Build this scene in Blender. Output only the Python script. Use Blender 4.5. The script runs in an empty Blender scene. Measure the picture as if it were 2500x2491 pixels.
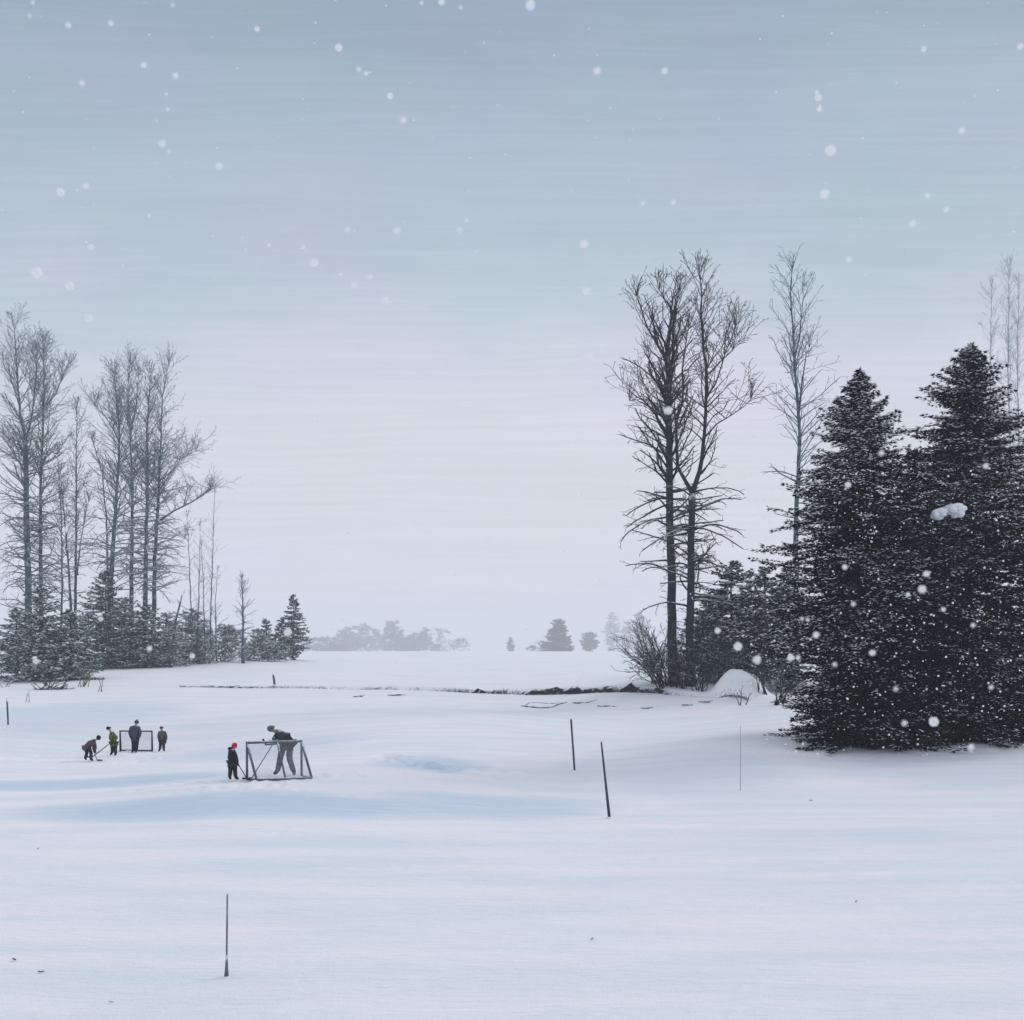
import bpy, math, random
import numpy as np
from mathutils import Vector, Matrix

# ------------------------------------------------------------------ camera, world, sun
F, CX, HY, CAMZ = 2680.0, 1250.0, 1590.0, 4.6      # lens in photo pixels, centre column, eye-level row, eye height (m)
S = bpy.context.scene
COL = S.collection
cam_d = bpy.data.cameras.new('camera')
cam_d.sensor_width = 36.0
cam_d.lens = 36.0 * F / 2500.0
cam_d.shift_y = (HY - 1245.5) / 2500.0
cam_d.clip_start = 0.3
cam_d.clip_end = 9000
cam_d.dof.use_dof = True
cam_d.dof.focus_distance = 46.0
cam_d.dof.aperture_fstop = 4.5
cam = bpy.data.objects.new('camera', cam_d)
cam.location = (0, 0, CAMZ)
cam.rotation_euler = (math.radians(90), 0, 0)
COL.objects.link(cam)
S.camera = cam

SUN_EL, SUN_AZ = math.radians(32), math.radians(60)    # azimuth from +Y towards +X
wd = bpy.data.worlds.new('World')
S.world = wd
wd.use_nodes = True
nt = wd.node_tree
nt.nodes.clear()
def N(t, tree=None, **kw):
    n = (tree or nt).nodes.new(t)
    for k, v in kw.items():
        setattr(n, k, v)
    return n
def L(a, b, tree=None):
    (tree or nt).links.new(a, b)
out = N('ShaderNodeOutputWorld')
sky = N('ShaderNodeTexSky', sky_type='NISHITA', sun_disc=False)
sky.sun_elevation = SUN_EL
sky.sun_rotation = SUN_AZ
sky.air_density = 1.4
sky.dust_density = 3.0
bg1 = N('ShaderNodeBackground'); bg1.inputs['Strength'].default_value = 0.05
L(sky.outputs[0], bg1.inputs['Color'])
tc = N('ShaderNodeTexCoord')
sep = N('ShaderNodeSeparateXYZ'); L(tc.outputs['Generated'], sep.inputs[0])
# overcast cloud deck: elevation ramp disturbed by wide banks and by thin wind-drawn streaks
ay = N('ShaderNodeMath', operation='ABSOLUTE'); L(sep.outputs['Y'], ay.inputs[0])
dn = N('ShaderNodeMath', operation='MAXIMUM'); L(ay.outputs[0], dn.inputs[0]); dn.inputs[1].default_value = .25
tx = N('ShaderNodeMath', operation='DIVIDE'); L(sep.outputs['X'], tx.inputs[0]); L(dn.outputs[0], tx.inputs[1])
tz = N('ShaderNodeMath', operation='DIVIDE'); L(sep.outputs['Z'], tz.inputs[0]); L(dn.outputs[0], tz.inputs[1])
# the cloud deck drifts in long level banks across the view to the north (+Y)
cv = N('ShaderNodeCombineXYZ'); L(tx.outputs[0], cv.inputs[0]); L(tz.outputs[0], cv.inputs[2])
mp = N('ShaderNodeMapping'); mp.inputs['Scale'].default_value = (1.5, 1, 5.0); L(cv.outputs[0], mp.inputs[0])
n1 = N('ShaderNodeTexNoise'); n1.inputs['Scale'].default_value = 1.3; n1.inputs['Detail'].default_value = 6; n1.inputs['Roughness'].default_value = .6; L(mp.outputs[0], n1.inputs['Vector'])
mp2 = N('ShaderNodeMapping'); mp2.inputs['Scale'].default_value = (3.5, 1, 190.0); mp2.inputs['Rotation'].default_value = (0, math.radians(-1.2), 0)
wv = N('ShaderNodeMix', data_type='VECTOR'); wv.inputs[0].default_value = .03
L(cv.outputs[0], wv.inputs[4]); L(n1.outputs['Color'], wv.inputs[5]); L(wv.outputs[1], mp2.inputs[0])
n2 = N('ShaderNodeTexNoise'); n2.inputs['Scale'].default_value = 1.0; n2.inputs['Detail'].default_value = 4; n2.inputs['Roughness'].default_value = .6; L(mp2.outputs[0], n2.inputs['Vector'])
mp3 = N('ShaderNodeMapping'); mp3.inputs['Scale'].default_value = (2.4, 1, 4.0); mp3.inputs['Location'].default_value = (4, 2, 1); L(cv.outputs[0], mp3.inputs[0])
n3 = N('ShaderNodeTexNoise'); n3.inputs['Scale'].default_value = 1.6; n3.inputs['Detail'].default_value = 3; L(mp3.outputs[0], n3.inputs['Vector'])
ms = N('ShaderNodeMath', operation='MULTIPLY'); L(tz.outputs[0], ms.inputs[0]); ms.inputs[1].default_value = .6
ma = N('ShaderNodeMath', operation='MULTIPLY_ADD'); ma.inputs[1].default_value = .14
mb = N('ShaderNodeMath', operation='SUBTRACT'); mb.inputs[1].default_value = .5
L(n1.outputs[0], mb.inputs[0]); L(mb.outputs[0], ma.inputs[0]); L(ms.outputs[0], ma.inputs[2])
ramp = N('ShaderNodeValToRGB'); L(ma.outputs[0], ramp.inputs[0])
cr = ramp.color_ramp
cr.interpolation = 'EASE'
def srgb(r, g, b):
    return tuple(((c / 255.0 / 12.92) if c / 255.0 <= .04045 else ((c / 255.0 + .055) / 1.055) ** 2.4) for c in (r, g, b)) + (1.0,)
stops = [(0.0, (229, 228, 237)), (.10, (226, 225, 236)), (.155, (216, 219, 231)), (.195, (198, 208, 221)), (.24, (184, 198, 212)),
         (.298, (172, 189, 204)), (.36, (156, 175, 192)), (.42, (158, 176, 194)), (.6, (222, 226, 236)), (1.0, (230, 232, 240))]
cr.elements[0].position, cr.elements[0].color = stops[0][0], srgb(*stops[0][1])
cr.elements[1].position, cr.elements[1].color = stops[-1][0], srgb(*stops[-1][1])
for p, c in stops[1:-1]:
    e = cr.elements.new(p); e.color = srgb(*c)
hs = N('ShaderNodeMix', data_type='RGBA', blend_type='MULTIPLY'); hs.inputs[0].default_value = 1.0
tint = N('ShaderNodeValToRGB'); L(n3.outputs[0], tint.inputs[0])
tint.color_ramp.elements[0].position = .38; tint.color_ramp.elements[0].color = (.95, 1.02, 1.0, 1)
tint.color_ramp.elements[1].position = .62; tint.color_ramp.elements[1].color = (1.02, .985, 1.05, 1)
L(ramp.outputs[0], hs.inputs[6]); L(tint.outputs[0], hs.inputs[7])
hs2 = N('ShaderNodeMix', data_type='RGBA', blend_type='MULTIPLY'); hs2.inputs[0].default_value = 1.0
st = N('ShaderNodeMapRange'); st.inputs['From Min'].default_value = .3; st.inputs['From Max'].default_value = .7
st.inputs['To Min'].default_value = .955; st.inputs['To Max'].default_value = 1.045
L(n2.outputs[0], st.inputs[0]); L(hs.outputs[2], hs2.inputs[6]); L(st.outputs[0], hs2.inputs[7])
bg2 = N('ShaderNodeBackground'); bg2.inputs['Strength'].default_value = 1.0
L(hs2.outputs[2], bg2.inputs['Color'])
mx = N('ShaderNodeMixShader'); mx.inputs[0].default_value = 0.9
L(bg1.outputs[0], mx.inputs[1]); L(bg2.outputs[0], mx.inputs[2]); L(mx.outputs[0], out.inputs[0])

sun_d = bpy.data.lights.new('sun', 'SUN')
sun_d.energy = 1.0
sun_d.angle = math.radians(16)
sun_d.color = (1.0, .96, .92)
sun = bpy.data.objects.new('sun', sun_d)
sd = Vector((math.sin(SUN_AZ) * math.cos(SUN_EL), math.cos(SUN_AZ) * math.cos(SUN_EL), math.sin(SUN_EL)))
sun.rotation_euler = sd.to_track_quat('Z', 'Y').to_euler()
COL.objects.link(sun)

S.view_settings.view_transform = 'Standard'
S.view_settings.look = 'None'
S.view_settings.exposure = 0.0
S.view_settings.gamma = 1.0
S.render.engine = 'CYCLES'
S.cycles.max_bounces = 6
S.cycles.diffuse_bounces = 3
S.cycles.transparent_max_bounces = 12
S.cycles.volume_bounces = 2

# ------------------------------------------------------------------ helpers
def tag(o, label=None, cat=None, group=None, kind=None):
    if label: o['label'] = label
    if cat: o['category'] = cat
    if group: o['group'] = group
    if kind: o['kind'] = kind
    return o
def empty(name, loc=(0, 0, 0)):
    o = bpy.data.objects.new(name, None)
    o.location = loc
    o.empty_display_size = .3
    COL.objects.link(o)
    return o
def mesh_np(name, V, faces, mat, parent=None, smooth=False, loops=None, counts=None):
    """V (n,3); faces: (m,k) int array, or loops+counts for mixed sizes."""
    V = np.asarray(V, dtype=np.float32)
    me = bpy.data.meshes.new(name)
    if loops is None:
        faces = np.asarray(faces, dtype=np.int32)
        counts = np.full(len(faces), faces.shape[1], dtype=np.int32)
        loops = faces.ravel()
    loops = np.asarray(loops, dtype=np.int32); counts = np.asarray(counts, dtype=np.int32)
    me.vertices.add(len(V)); me.vertices.foreach_set('co', V.ravel())
    me.loops.add(len(loops)); me.loops.foreach_set('vertex_index', loops)
    me.polygons.add(len(counts))
    st_ = np.concatenate([[0], np.cumsum(counts)[:-1]]).astype(np.int32)
    me.polygons.foreach_set('loop_start', st_)
    me.polygons.foreach_set('loop_total', counts)
    me.update(calc_edges=True)
    if smooth:
        me.polygons.foreach_set('use_smooth', np.ones(len(counts), dtype=bool))
    if mat is not None: me.materials.append(mat)
    o = bpy.data.objects.new(name, me)
    COL.objects.link(o)
    if parent is not None: o.parent = parent
    return o
def to_local(V, root):
    return np.asarray(V) - np.array(root.location)

class Geo:
    """collects tubes / boxes / ellipsoids, then links them as one mesh."""
    def __init__(s): s.V = []; s.Lp = []; s.C = []; s.n = 0
    def add(s, V, faces):
        V = np.asarray(V, dtype=float)
        for f in faces:
            s.Lp.extend([i + s.n for i in f]); s.C.append(len(f))
        s.V.append(V); s.n += len(V)
    def tube(s, pts, rad, n=8, cap=True):
        pts = [Vector(p) for p in pts]
        if not hasattr(rad, '__len__'): rad = [rad] * len(pts)
        Vs = []; ref = None
        for i, p in enumerate(pts):
            t = (pts[min(i + 1, len(pts) - 1)] - pts[max(i - 1, 0)]).normalized()
            if ref is None: ref = Vector((0, 0, 1)) if abs(t.z) < .9 else Vector((1, 0, 0))
            a = (ref - t * ref.dot(t)).normalized(); b = t.cross(a); ref = a
            for k in range(n):
                an = 2 * math.pi * k / n
                Vs.append(tuple(p + (a * math.cos(an) + b * math.sin(an)) * rad[i]))
        fs = []
        for i in range(len(pts) - 1):
            for k in range(n):
                fs.append((i * n + k, i * n + (k + 1) % n, (i + 1) * n + (k + 1) % n, (i + 1) * n + k))
        if cap:
            fs.append(tuple(range(n))[::-1]); fs.append(tuple((len(pts) - 1) * n + k for k in range(n)))
        s.add(Vs, fs)
    def ball(s, c, r, n=10, m=6, rot=None, jit=0, zmin=-1.0):
        Vs = []; fs = []
        r = Vector(r) if hasattr(r, '__len__') else Vector((r, r, r))
        for j in range(m + 1):
            ph = math.acos(max(-1, min(1, 1 - (1 - zmin) * j / m)))
            for i in range(n):
                th = 2 * math.pi * i / n
                k = 1 + jit * random.uniform(-1, 1)
                v = Vector((r.x * math.sin(ph) * math.cos(th) * k, r.y * math.sin(ph) * math.sin(th) * k, r.z * math.cos(ph)))
                if rot is not None: v = rot @ v
                Vs.append(tuple(Vector(c) + v))
        for j in range(m):
            for i in range(n):
                fs.append((j * n + i, (j + 1) * n + i, (j + 1) * n + (i + 1) % n, j * n + (i + 1) % n))
        s.add(Vs, fs)
    def box(s, c, half, rot=None):
        Vs = []
        for dx in (-1, 1):
            for dy in (-1, 1):
                for dz in (-1, 1):
                    v = Vector((dx * half[0], dy * half[1], dz * half[2]))
                    if rot is not None: v = rot @ v
                    Vs.append(tuple(Vector(c) + v))
        s.add(Vs, [(0, 1, 3, 2), (4, 6, 7, 5), (0, 4, 5, 1), (2, 3, 7, 6), (0, 2, 6, 4), (1, 5, 7, 3)])
    def build(s, name, mat, parent=None, smooth=True):
        return mesh_np(name, np.concatenate(s.V), None, mat, parent, smooth, s.Lp, s.C)

def hash2(ix, iy, seed):
    h = np.sin(ix * 127.1 + iy * 311.7 + seed * 74.7) * 43758.5453
    return h - np.floor(h)
def vnoise(x, y, seed=0):
    ix, iy = np.floor(x), np.floor(y)
    fx, fy = x - ix, y - iy
    fx = fx * fx * (3 - 2 * fx); fy = fy * fy * (3 - 2 * fy)
    a = hash2(ix, iy, seed); b = hash2(ix + 1, iy, seed); c = hash2(ix, iy + 1, seed); d = hash2(ix + 1, iy + 1, seed)
    return (a + (b - a) * fx) * (1 - fy) + (c + (d - c) * fx) * fy - .5
def fbm(x, y, seed=0, oct=4):
    v = 0; a = 1.0
    for i in range(oct):
        v = v + a * vnoise(x * 2 ** i + 13.1 * i, y * 2 ** i + 7.7 * i, seed + i); a *= .5
    return v

# ------------------------------------------------------------------ terrain
TD = np.array([0, 40, 58, 75, 90, 110, 150, 200, 260, 400, 700, 1600, 4000.])
TZ = np.array([0, .05, .15, .6, 1.05, 1.7, 2.6, 3.5, 4.1, 4.3, 4.38, 4.4, 4.4])
def trend(D): return np.interp(D, TD, TZ)
CP = [(1250, 2491, 13.7), (300, 2491, 13.7), (2300, 2491, 13.7), (553, 2385, 15.5), (1488, 1995, 30.6), (1403, 1883, 41), (1808, 1930, 35.5),
      (680, 1908, 35.7), (560, 1906, 35.9), (330, 1832, 56), (280, 1847, 52), (205, 1860, 49.6), (396, 1833, 55.8), (20, 1772, 66), (30, 1720, 85),
      (2050, 1818, 48), (2350, 1805, 50), (2500, 1800, 51), (1900, 1795, 50), (1300, 1697, 90), (1650, 1703, 80), (1100, 1690, 94), (700, 1682, 100),
      (500, 1679, 103), (1655, 1672, 84), (1850, 1712, 76), (130, 1676, 105), (300, 1627, 138), (450, 1624, 142), (600, 1618, 150), (700, 1610, 170), (50, 1640, 130),
      (850, 1594, 260), (1100, 1593, 300), (1400, 1597, 330), (1600, 1600, 250), (1300, 1640, 150), (900, 1640, 150), (2300, 1660, 100), (2100, 1680, 85), (900, 1780, 58), (1200, 1780, 58),
      (1000, 1875, 40)]
cp = np.array([((x - CX) / F, math.log(D), CAMZ - (y - HY) * D / F - float(trend(D))) for x, y, D in CP])
LU, LV = .085, .17
def kern(u1, v1, u2, v2): return np.exp(-.5 * (((u1 - u2) / LU) ** 2 + ((v1 - v2) / LV) ** 2))
KM = kern(cp[:, None, 0], cp[:, None, 1], cp[None, :, 0], cp[None, :, 1]) + np.eye(len(cp)) * .02
KW = np.linalg.solve(KM, cp[:, 2])
BANK = [(300, 1677, 106), (500, 1679, 103), (700, 1681, 100), (900, 1684, 97), (1100, 1688, 94), (1300, 1695, 90), (1500, 1698, 85), (1700, 1705, 79), (1830, 1710, 76)]
bx_ = np.array([(x - CX) / F * D for x, y, D in BANK]); by_ = np.array([float(D) for x, y, D in BANK])
bh_ = np.array([0, .12, .18, .26, .34, .42, .40, .28, .0])
FOOT = []
rf = random.Random(5)
for i in range(46):
    t = i / 45.
    px = 925 + 210 * t + rf.uniform(-8, 8); py = 1860 + 32 * t + rf.uniform(-7, 7)
    if i > 36: px += (i - 36) * 17
    D = 4.45 * F / (py - HY)
    FOOT.append(((px - CX) / F * D, D, rf.uniform(.2, .36), rf.choice((-1, -1, .55)) * 1.25))
for px_, D_, n_, sp_ in [(250, 50.5, 40, 2.2), (330, 54.5, 26, 1.6), (396, 54.6, 10, .7), (565, 35.4, 30, 1.3), (690, 37.6, 36, 1.6), (640, 34.6, 18, 1.2)]:
    for _ in range(n_):
        FOOT.append(((px_ - CX) / F * D_ + rf.gauss(0, sp_), D_ + rf.gauss(0, sp_ * .7), rf.uniform(.12, .2), rf.choice((-.6, -.6, .5))))
def ground(X, Y):
    X = np.asarray(X, dtype=float); Y = np.asarray(Y, dtype=float)
    Yc = np.maximum(Y, 10.0)
    u = X / Yc; v = np.log(Yc)
    z = trend(Y)
    for i in range(len(cp)):
        z = z + KW[i] * kern(u, v, cp[i, 0], cp[i, 1])
    z = z + fbm(X / 9., Y / 4., 3, 3) * .10 * np.clip(Y / 30., .3, 1.5)
    z = z + fbm(X / 1.3, Y / .7, 9, 2) * .012
    # step up over the stream bank
    yb = np.interp(X, bx_, by_); hb = np.interp(X, bx_, bh_, left=0, right=0) * (1 + .5 * fbm(X / 2.5, X * 0, 21, 3))
    d = Y - yb
    z = z + hb * np.clip(d / .5, 0, 1) * np.exp(-np.clip(d, 0, None) / 9.)
    # snow-covered mound beside the spruces
    mxx, myy = (1815 - CX) / F * 78, 79.
    q = ((X - mxx) / 1.75) ** 2 + ((Y - myy) / 2.4) ** 2
    z = z + 1.6 * np.exp(-q ** 2.0) * (1 + .5 * fbm(X / .9, Y / .9, 41, 3))
    return z
def foot(X, Y):
    z = np.zeros_like(X)
    m = (X > -24) & (X < 3.5) & (Y > 31) & (Y < 60)
    xx, yy = X[m], Y[m]; zz = np.zeros_like(xx)
    for fx, fy, r, sg in FOOT:
        w_ = (np.abs(xx - fx) < 3 * r) & (np.abs(yy - fy) < 4 * r)
        zz[w_] += sg * .11 * np.exp(-(((xx[w_] - fx) / r) ** 2 + ((yy[w_] - fy) / (r * 1.5)) ** 2) ** 1.5)
    z[m] = zz
    return z
def gz(x, y): return float(ground(np.array([x]), np.array([y]))[0])
def locate(px, py):
    Ds = np.arange(12, 200, .1)
    zr = CAMZ - (py - HY) * Ds / F
    k = np.argmax(ground((px - CX) / F * Ds, Ds) >= zr)
    return ((px - CX) / F * Ds[k], Ds[k], gz((px - CX) / F * Ds[k], Ds[k]))
def place(px, D):
    x = (px - CX) / F * D
    return (x, D, gz(x, D))
def pt(px, py, D): return Vector(((px - CX) / F * D, D, CAMZ - (py - HY) * D / F))

# ------------------------------------------------------------------ materials
def new_mat(name):
    m = bpy.data.materials.new(name); m.use_nodes = True
    t = m.node_tree; b = t.nodes['Principled BSDF']
    return m, t, b
def simple(name, col, rough=.7, var=.25, scale=8, metal=0):
    m, t, b = new_mat(name)
    n = N('ShaderNodeTexNoise', t); n.inputs['Scale'].default_value = scale; n.inputs['Detail'].default_value = 4
    tcn = N('ShaderNodeTexCoord', t); L(tcn.outputs['Object'], n.inputs['Vector'], t)
    r = N('ShaderNodeValToRGB', t); L(n.outputs[0], r.inputs[0], t)
    r.color_ramp.elements[0].position = .3; r.color_ramp.elements[1].position = .7
    r.color_ramp.elements[0].color = tuple(c * (1 - var) for c in col) + (1,)
    r.color_ramp.elements[1].color = tuple(min(1, c * (1 + var)) for c in col) + (1,)
    L(r.outputs[0], b.inputs['Base Color'], t)
    b.inputs['Roughness'].default_value = rough; b.inputs['Metallic'].default_value = metal
    return m
SNOWC = (.80, .825, .86)
def snowy(name, col, lo=.25, hi=.6, nscale=3.0, namp=.5, rough=.9, var=.3):
    """dark material with snow lying on faces that look up"""
    m, t, b = new_mat(name)
    g = N('ShaderNodeNewGeometry', t)
    s_ = N('ShaderNodeSeparateXYZ', t); L(g.outputs['Normal'], s_.inputs[0], t)
    n = N('ShaderNodeTexNoise', t); n.inputs['Scale'].default_value = nscale; n.inputs['Detail'].default_value = 4
    L(g.outputs['Position'], n.inputs['Vector'], t)
    a = N('ShaderNodeMath', t, operation='SUBTRACT'); L(n.outputs[0], a.inputs[0], t); a.inputs[1].default_value = .5
    k = N('ShaderNodeMath', t, operation='MULTIPLY_ADD'); L(a.outputs[0], k.inputs[0], t); k.inputs[1].default_value = namp * 2; L(s_.outputs['Z'], k.inputs[2], t)
    mr = N('ShaderNodeMapRange', t); L(k.outputs[0], mr.inputs[0], t)
    mr.inputs['From Min'].default_value = lo; mr.inputs['From Max'].default_value = hi
    n2_ = N('ShaderNodeTexNoise', t); n2_.inputs['Scale'].default_value = 1.7; L(g.outputs['Position'], n2_.inputs['Vector'], t)
    r = N('ShaderNodeValToRGB', t); L(n2_.outputs[0], r.inputs[0], t)
    r.color_ramp.elements[0].position = .35; r.color_ramp.elements[1].position = .65
    r.color_ramp.elements[0].color = tuple(c * (1 - var) for c in col) + (1,)
    r.color_ramp.elements[1].color = tuple(c * (1 + var) for c in col) + (1,)
    mi = N('ShaderNodeMix', t, data_type='RGBA'); L(mr.outputs[0], mi.inputs[0], t); L(r.outputs[0], mi.inputs[6], t); mi.inputs[7].default_value = SNOWC + (1,)
    L(mi.outputs[2], b.inputs['Base Color'], t)
    b.inputs['Roughness'].default_value = rough
    b.inputs['Specular IOR Level'].default_value = .15
    return m
M_bark = snowy('bark', (.022, .030, .046), .35, .75, 2.5, .55)
M_bark_pale = snowy('bark_frosted_hazy', (.062, .105, .135), .05, .65, 2.0, .7)  # frost, plus grove haze painted in as a teal tint
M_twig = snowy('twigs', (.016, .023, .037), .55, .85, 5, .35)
M_twig_pale = snowy('twigs_frosted_hazy', (.11, .165, .20), .2, .7, 5, .4)  # frosted twigs, with haze also put into their base colour
M_faint = snowy('hazed_bark', (.28, .34, .41), .1, .8, 3, .6)  # distance haze painted into the pale bark colour
M_needle = snowy('spruce_needles', (.0026, .0056, .0115), 1.5, 2.0, 6, .2)
M_needle.node_tree.nodes['Principled BSDF'].inputs['Specular IOR Level'].default_value = .02
M_needle_teal = snowy('conifer_needles', (.008, .030, .038), .82, 1.1, 2.5, .35)
M_needle_left = snowy('evergreen_needles', (.030, .095, .105), .75, 1.1, 2.0, .45)
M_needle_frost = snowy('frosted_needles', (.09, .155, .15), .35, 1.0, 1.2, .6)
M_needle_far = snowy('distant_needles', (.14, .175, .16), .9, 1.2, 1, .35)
M_olive = simple('dry_grass', (.09, .10, .045), .9)
M_dark = snowy('bank_soil', (.020, .027, .026), .82, 1.1, 2.6, .95)
M_moss = simple('bank_grass', (.028, .034, .034), .95, .5, 3)
M_clump = simple('settled_snow', SNOWC, .8, .04, 4)
M_pole = snowy('grey_pole', (.075, .08, .10), .9, 1.3, 6, .35)
M_pole_grey = snowy('frosted_grey_pole', (.16, .17, .20), .35, .9, 9, .7)
M_post = snowy('weathered_post', (.13, .12, .14), .25, .5, 5, .8)
M_post_pale = simple('thin_pale_rod', (.33, .36, .42), .7)
M_goal = snowy('goal_metal', (.14, .14, .185), .6, .95, 14, .45, rough=.5)
M_goal_far = snowy('goal_metal_dark', (.022, .03, .05), .85, 1.1, 12, .3, rough=.5)
M_net = simple('net_cord', (.5, .52, .58), .9)
M_stick = simple('stick_wood', (.03, .035, .045), .6)
M_blade = simple('stick_tape', (.015, .017, .022), .8)

M_leaf = simple('withered_leaf', (.16, .15, .15), .9)
M_leaf_y = simple('yellowed_leaf', (.5, .42, .28), .9)
# snow of the ground
M_snow, t, b = new_mat('snow_ground')
at = N('ShaderNodeAttribute', t, attribute_name='blue_shade')
g = N('ShaderNodeNewGeometry', t)
mpn = N('ShaderNodeMapping', t); mpn.inputs['Scale'].default_value = (.14, .75, .5); L(g.outputs['Position'], mpn.inputs[0], t)
na = N('ShaderNodeTexNoise', t); na.inputs['Scale'].default_value = 1; na.inputs['Detail'].default_value = 6; na.inputs['Roughness'].default_value = .6; L(mpn.outputs[0], na.inputs['Vector'], t)
ra = N('ShaderNodeValToRGB', t); L(na.outputs[0], ra.inputs[0], t)
ra.color_ramp.elements[0].position = .34; ra.color_ramp.elements[0].color = (.76, .825, .875, 1)
ra.color_ramp.elements[1].position = .62; ra.color_ramp.elements[1].color = (.90, .885, .92, 1)
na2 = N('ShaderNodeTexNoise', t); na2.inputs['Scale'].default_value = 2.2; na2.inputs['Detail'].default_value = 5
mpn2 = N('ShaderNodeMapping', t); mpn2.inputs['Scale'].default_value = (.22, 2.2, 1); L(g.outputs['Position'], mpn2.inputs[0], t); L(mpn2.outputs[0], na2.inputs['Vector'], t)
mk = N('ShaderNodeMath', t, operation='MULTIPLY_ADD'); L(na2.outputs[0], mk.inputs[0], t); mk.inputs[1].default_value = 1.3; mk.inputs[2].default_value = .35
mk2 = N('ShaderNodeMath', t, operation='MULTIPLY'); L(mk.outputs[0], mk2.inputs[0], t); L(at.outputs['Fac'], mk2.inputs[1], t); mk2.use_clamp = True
mi = N('ShaderNodeMix', t, data_type='RGBA'); L(mk2.outputs[0], mi.inputs[0], t); L(ra.outputs[0], mi.inputs[6], t); mi.inputs[7].default_value = (.58, .69, .82, 1)  # snow colour turns bluish where shade is painted in
L(mi.outputs[2], b.inputs['Base Color'], t)
b.inputs['Roughness'].default_value = .75; b.inputs['Specular IOR Level'].default_value = .2
bn = N('ShaderNodeBump', t); bn.inputs['Strength'].default_value = .8; bn.inputs['Distance'].default_value = .08
mpn3 = N('ShaderNodeMapping', t); mpn3.inputs['Scale'].default_value = (1.2, 6, 3); L(g.outputs['Position'], mpn3.inputs[0], t)
nb = N('ShaderNodeTexNoise', t); nb.inputs['Scale'].default_value = 1.5; nb.inputs['Detail'].default_value = 8; L(mpn3.outputs[0], nb.inputs['Vector'], t)
nf = N('ShaderNodeTexNoise', t); nf.inputs['Scale'].default_value = 22; nf.inputs['Detail'].default_value = 6; L(g.outputs['Position'], nf.inputs['Vector'], t)
bf = N('ShaderNodeMath', t, operation='MULTIPLY_ADD'); L(nf.outputs[0], bf.inputs[0], t); bf.inputs[1].default_value = .22; L(nb.outputs[0], bf.inputs[2], t)
L(bf.outputs[0], bn.inputs['Height'], t); L(bn.outputs[0], b.inputs['Normal'], t)

# ------------------------------------------------------------------ ground mesh
rows = [-80, -40, -20, -8, 0, 4, 7]
y = 8.0
while y < 3800:
    rows.append(y)
    y *= 1.0032 if 26 < y < 60 or 74 < y < 108 else (1.006 if y < 160 else 1.02)
rows = np.array(rows)
uin = np.concatenate([np.arange(-.56, -.48, .004), np.arange(-.48, .02, .0016), np.arange(.02, .5601, .0026)])
uo = np.array([.6, .66, .75, .9, 1.15])
us = np.concatenate([-uo[::-1], uin, uo])
YY, UU = np.meshgrid(rows, us, indexing='ij')
XX = UU * np.maximum(YY, 60.0 * np.clip((20 - YY) / 20, 0, 1) + 10)
ZZ = ground(XX, YY) + foot(XX, YY)
V = np.stack([XX, YY, ZZ], -1).reshape(-1, 3)
nr, nc = XX.shape
ii = (np.arange(nr - 1)[:, None] * nc + np.arange(nc - 1)[None, :]).ravel()
Fc = np.stack([ii, ii + 1, ii + nc + 1, ii + nc], -1)
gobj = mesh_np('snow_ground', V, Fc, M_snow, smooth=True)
tag(gobj, 'snow-covered frozen field rising to a pale horizon', kind='structure')
blue_shade = np.zeros(len(V))
def shade_patch(x0, x1, y0, y1, a):
    """bluish shade painted into the snow colour: an ellipse on the ground"""
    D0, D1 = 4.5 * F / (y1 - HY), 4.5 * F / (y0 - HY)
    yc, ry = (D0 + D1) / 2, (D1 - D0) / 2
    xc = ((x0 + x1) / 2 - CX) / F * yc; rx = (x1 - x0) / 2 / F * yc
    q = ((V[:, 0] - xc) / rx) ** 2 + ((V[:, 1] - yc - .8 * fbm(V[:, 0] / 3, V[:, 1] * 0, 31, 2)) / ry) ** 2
    np.maximum(blue_shade, a * np.clip(1.25 - q, 0, 1) ** .8, out=blue_shade)
shade_patch(-250, 640, 1893, 1925, .9)
shade_patch(40, 1150, 1950, 2008, 1.0)
shade_patch(850, 1500, 1935, 1990, .75)
shade_patch(-200, 420, 1728, 1790, .5)
shade_patch(380, 900, 1795, 1850, .45)
shade_patch(1500, 1950, 1860, 1960, .3)
shade_patch(2000, 2700, 1850, 1930, .35)
shade_patch(1500, 2700, 2010, 2070, .22)
shade_patch(1350, 2300, 2120, 2190, .16)
shade_patch(900, 1200, 1860, 1895, .8)  # shade of the trampled ridge, painted blue as well
at_ = gobj.data.attributes.new('blue_shade', 'FLOAT', 'POINT')
at_.data.foreach_set('value', blue_shade.astype(np.float32))

# ------------------------------------------------------------------ haze
M_haze = bpy.data.materials.new('haze'); M_haze.use_nodes = True
t = M_haze.node_tree; t.nodes.clear()
ho = N('ShaderNodeOutputMaterial', t); pv = N('ShaderNodeVolumePrincipled', t)
pv.inputs['Color'].default_value = (.93, .95, .985, 1); pv.inputs['Density'].default_value = .0006
L(pv.outputs[0], ho.inputs['Volume'], t)
gh = Geo(); gh.box((0, 1900, 44), (4800, 2010, 49))
hz = gh.build('haze', M_haze, smooth=False)
tag(hz, 'thin snowy haze filling the air', kind='stuff')

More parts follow.
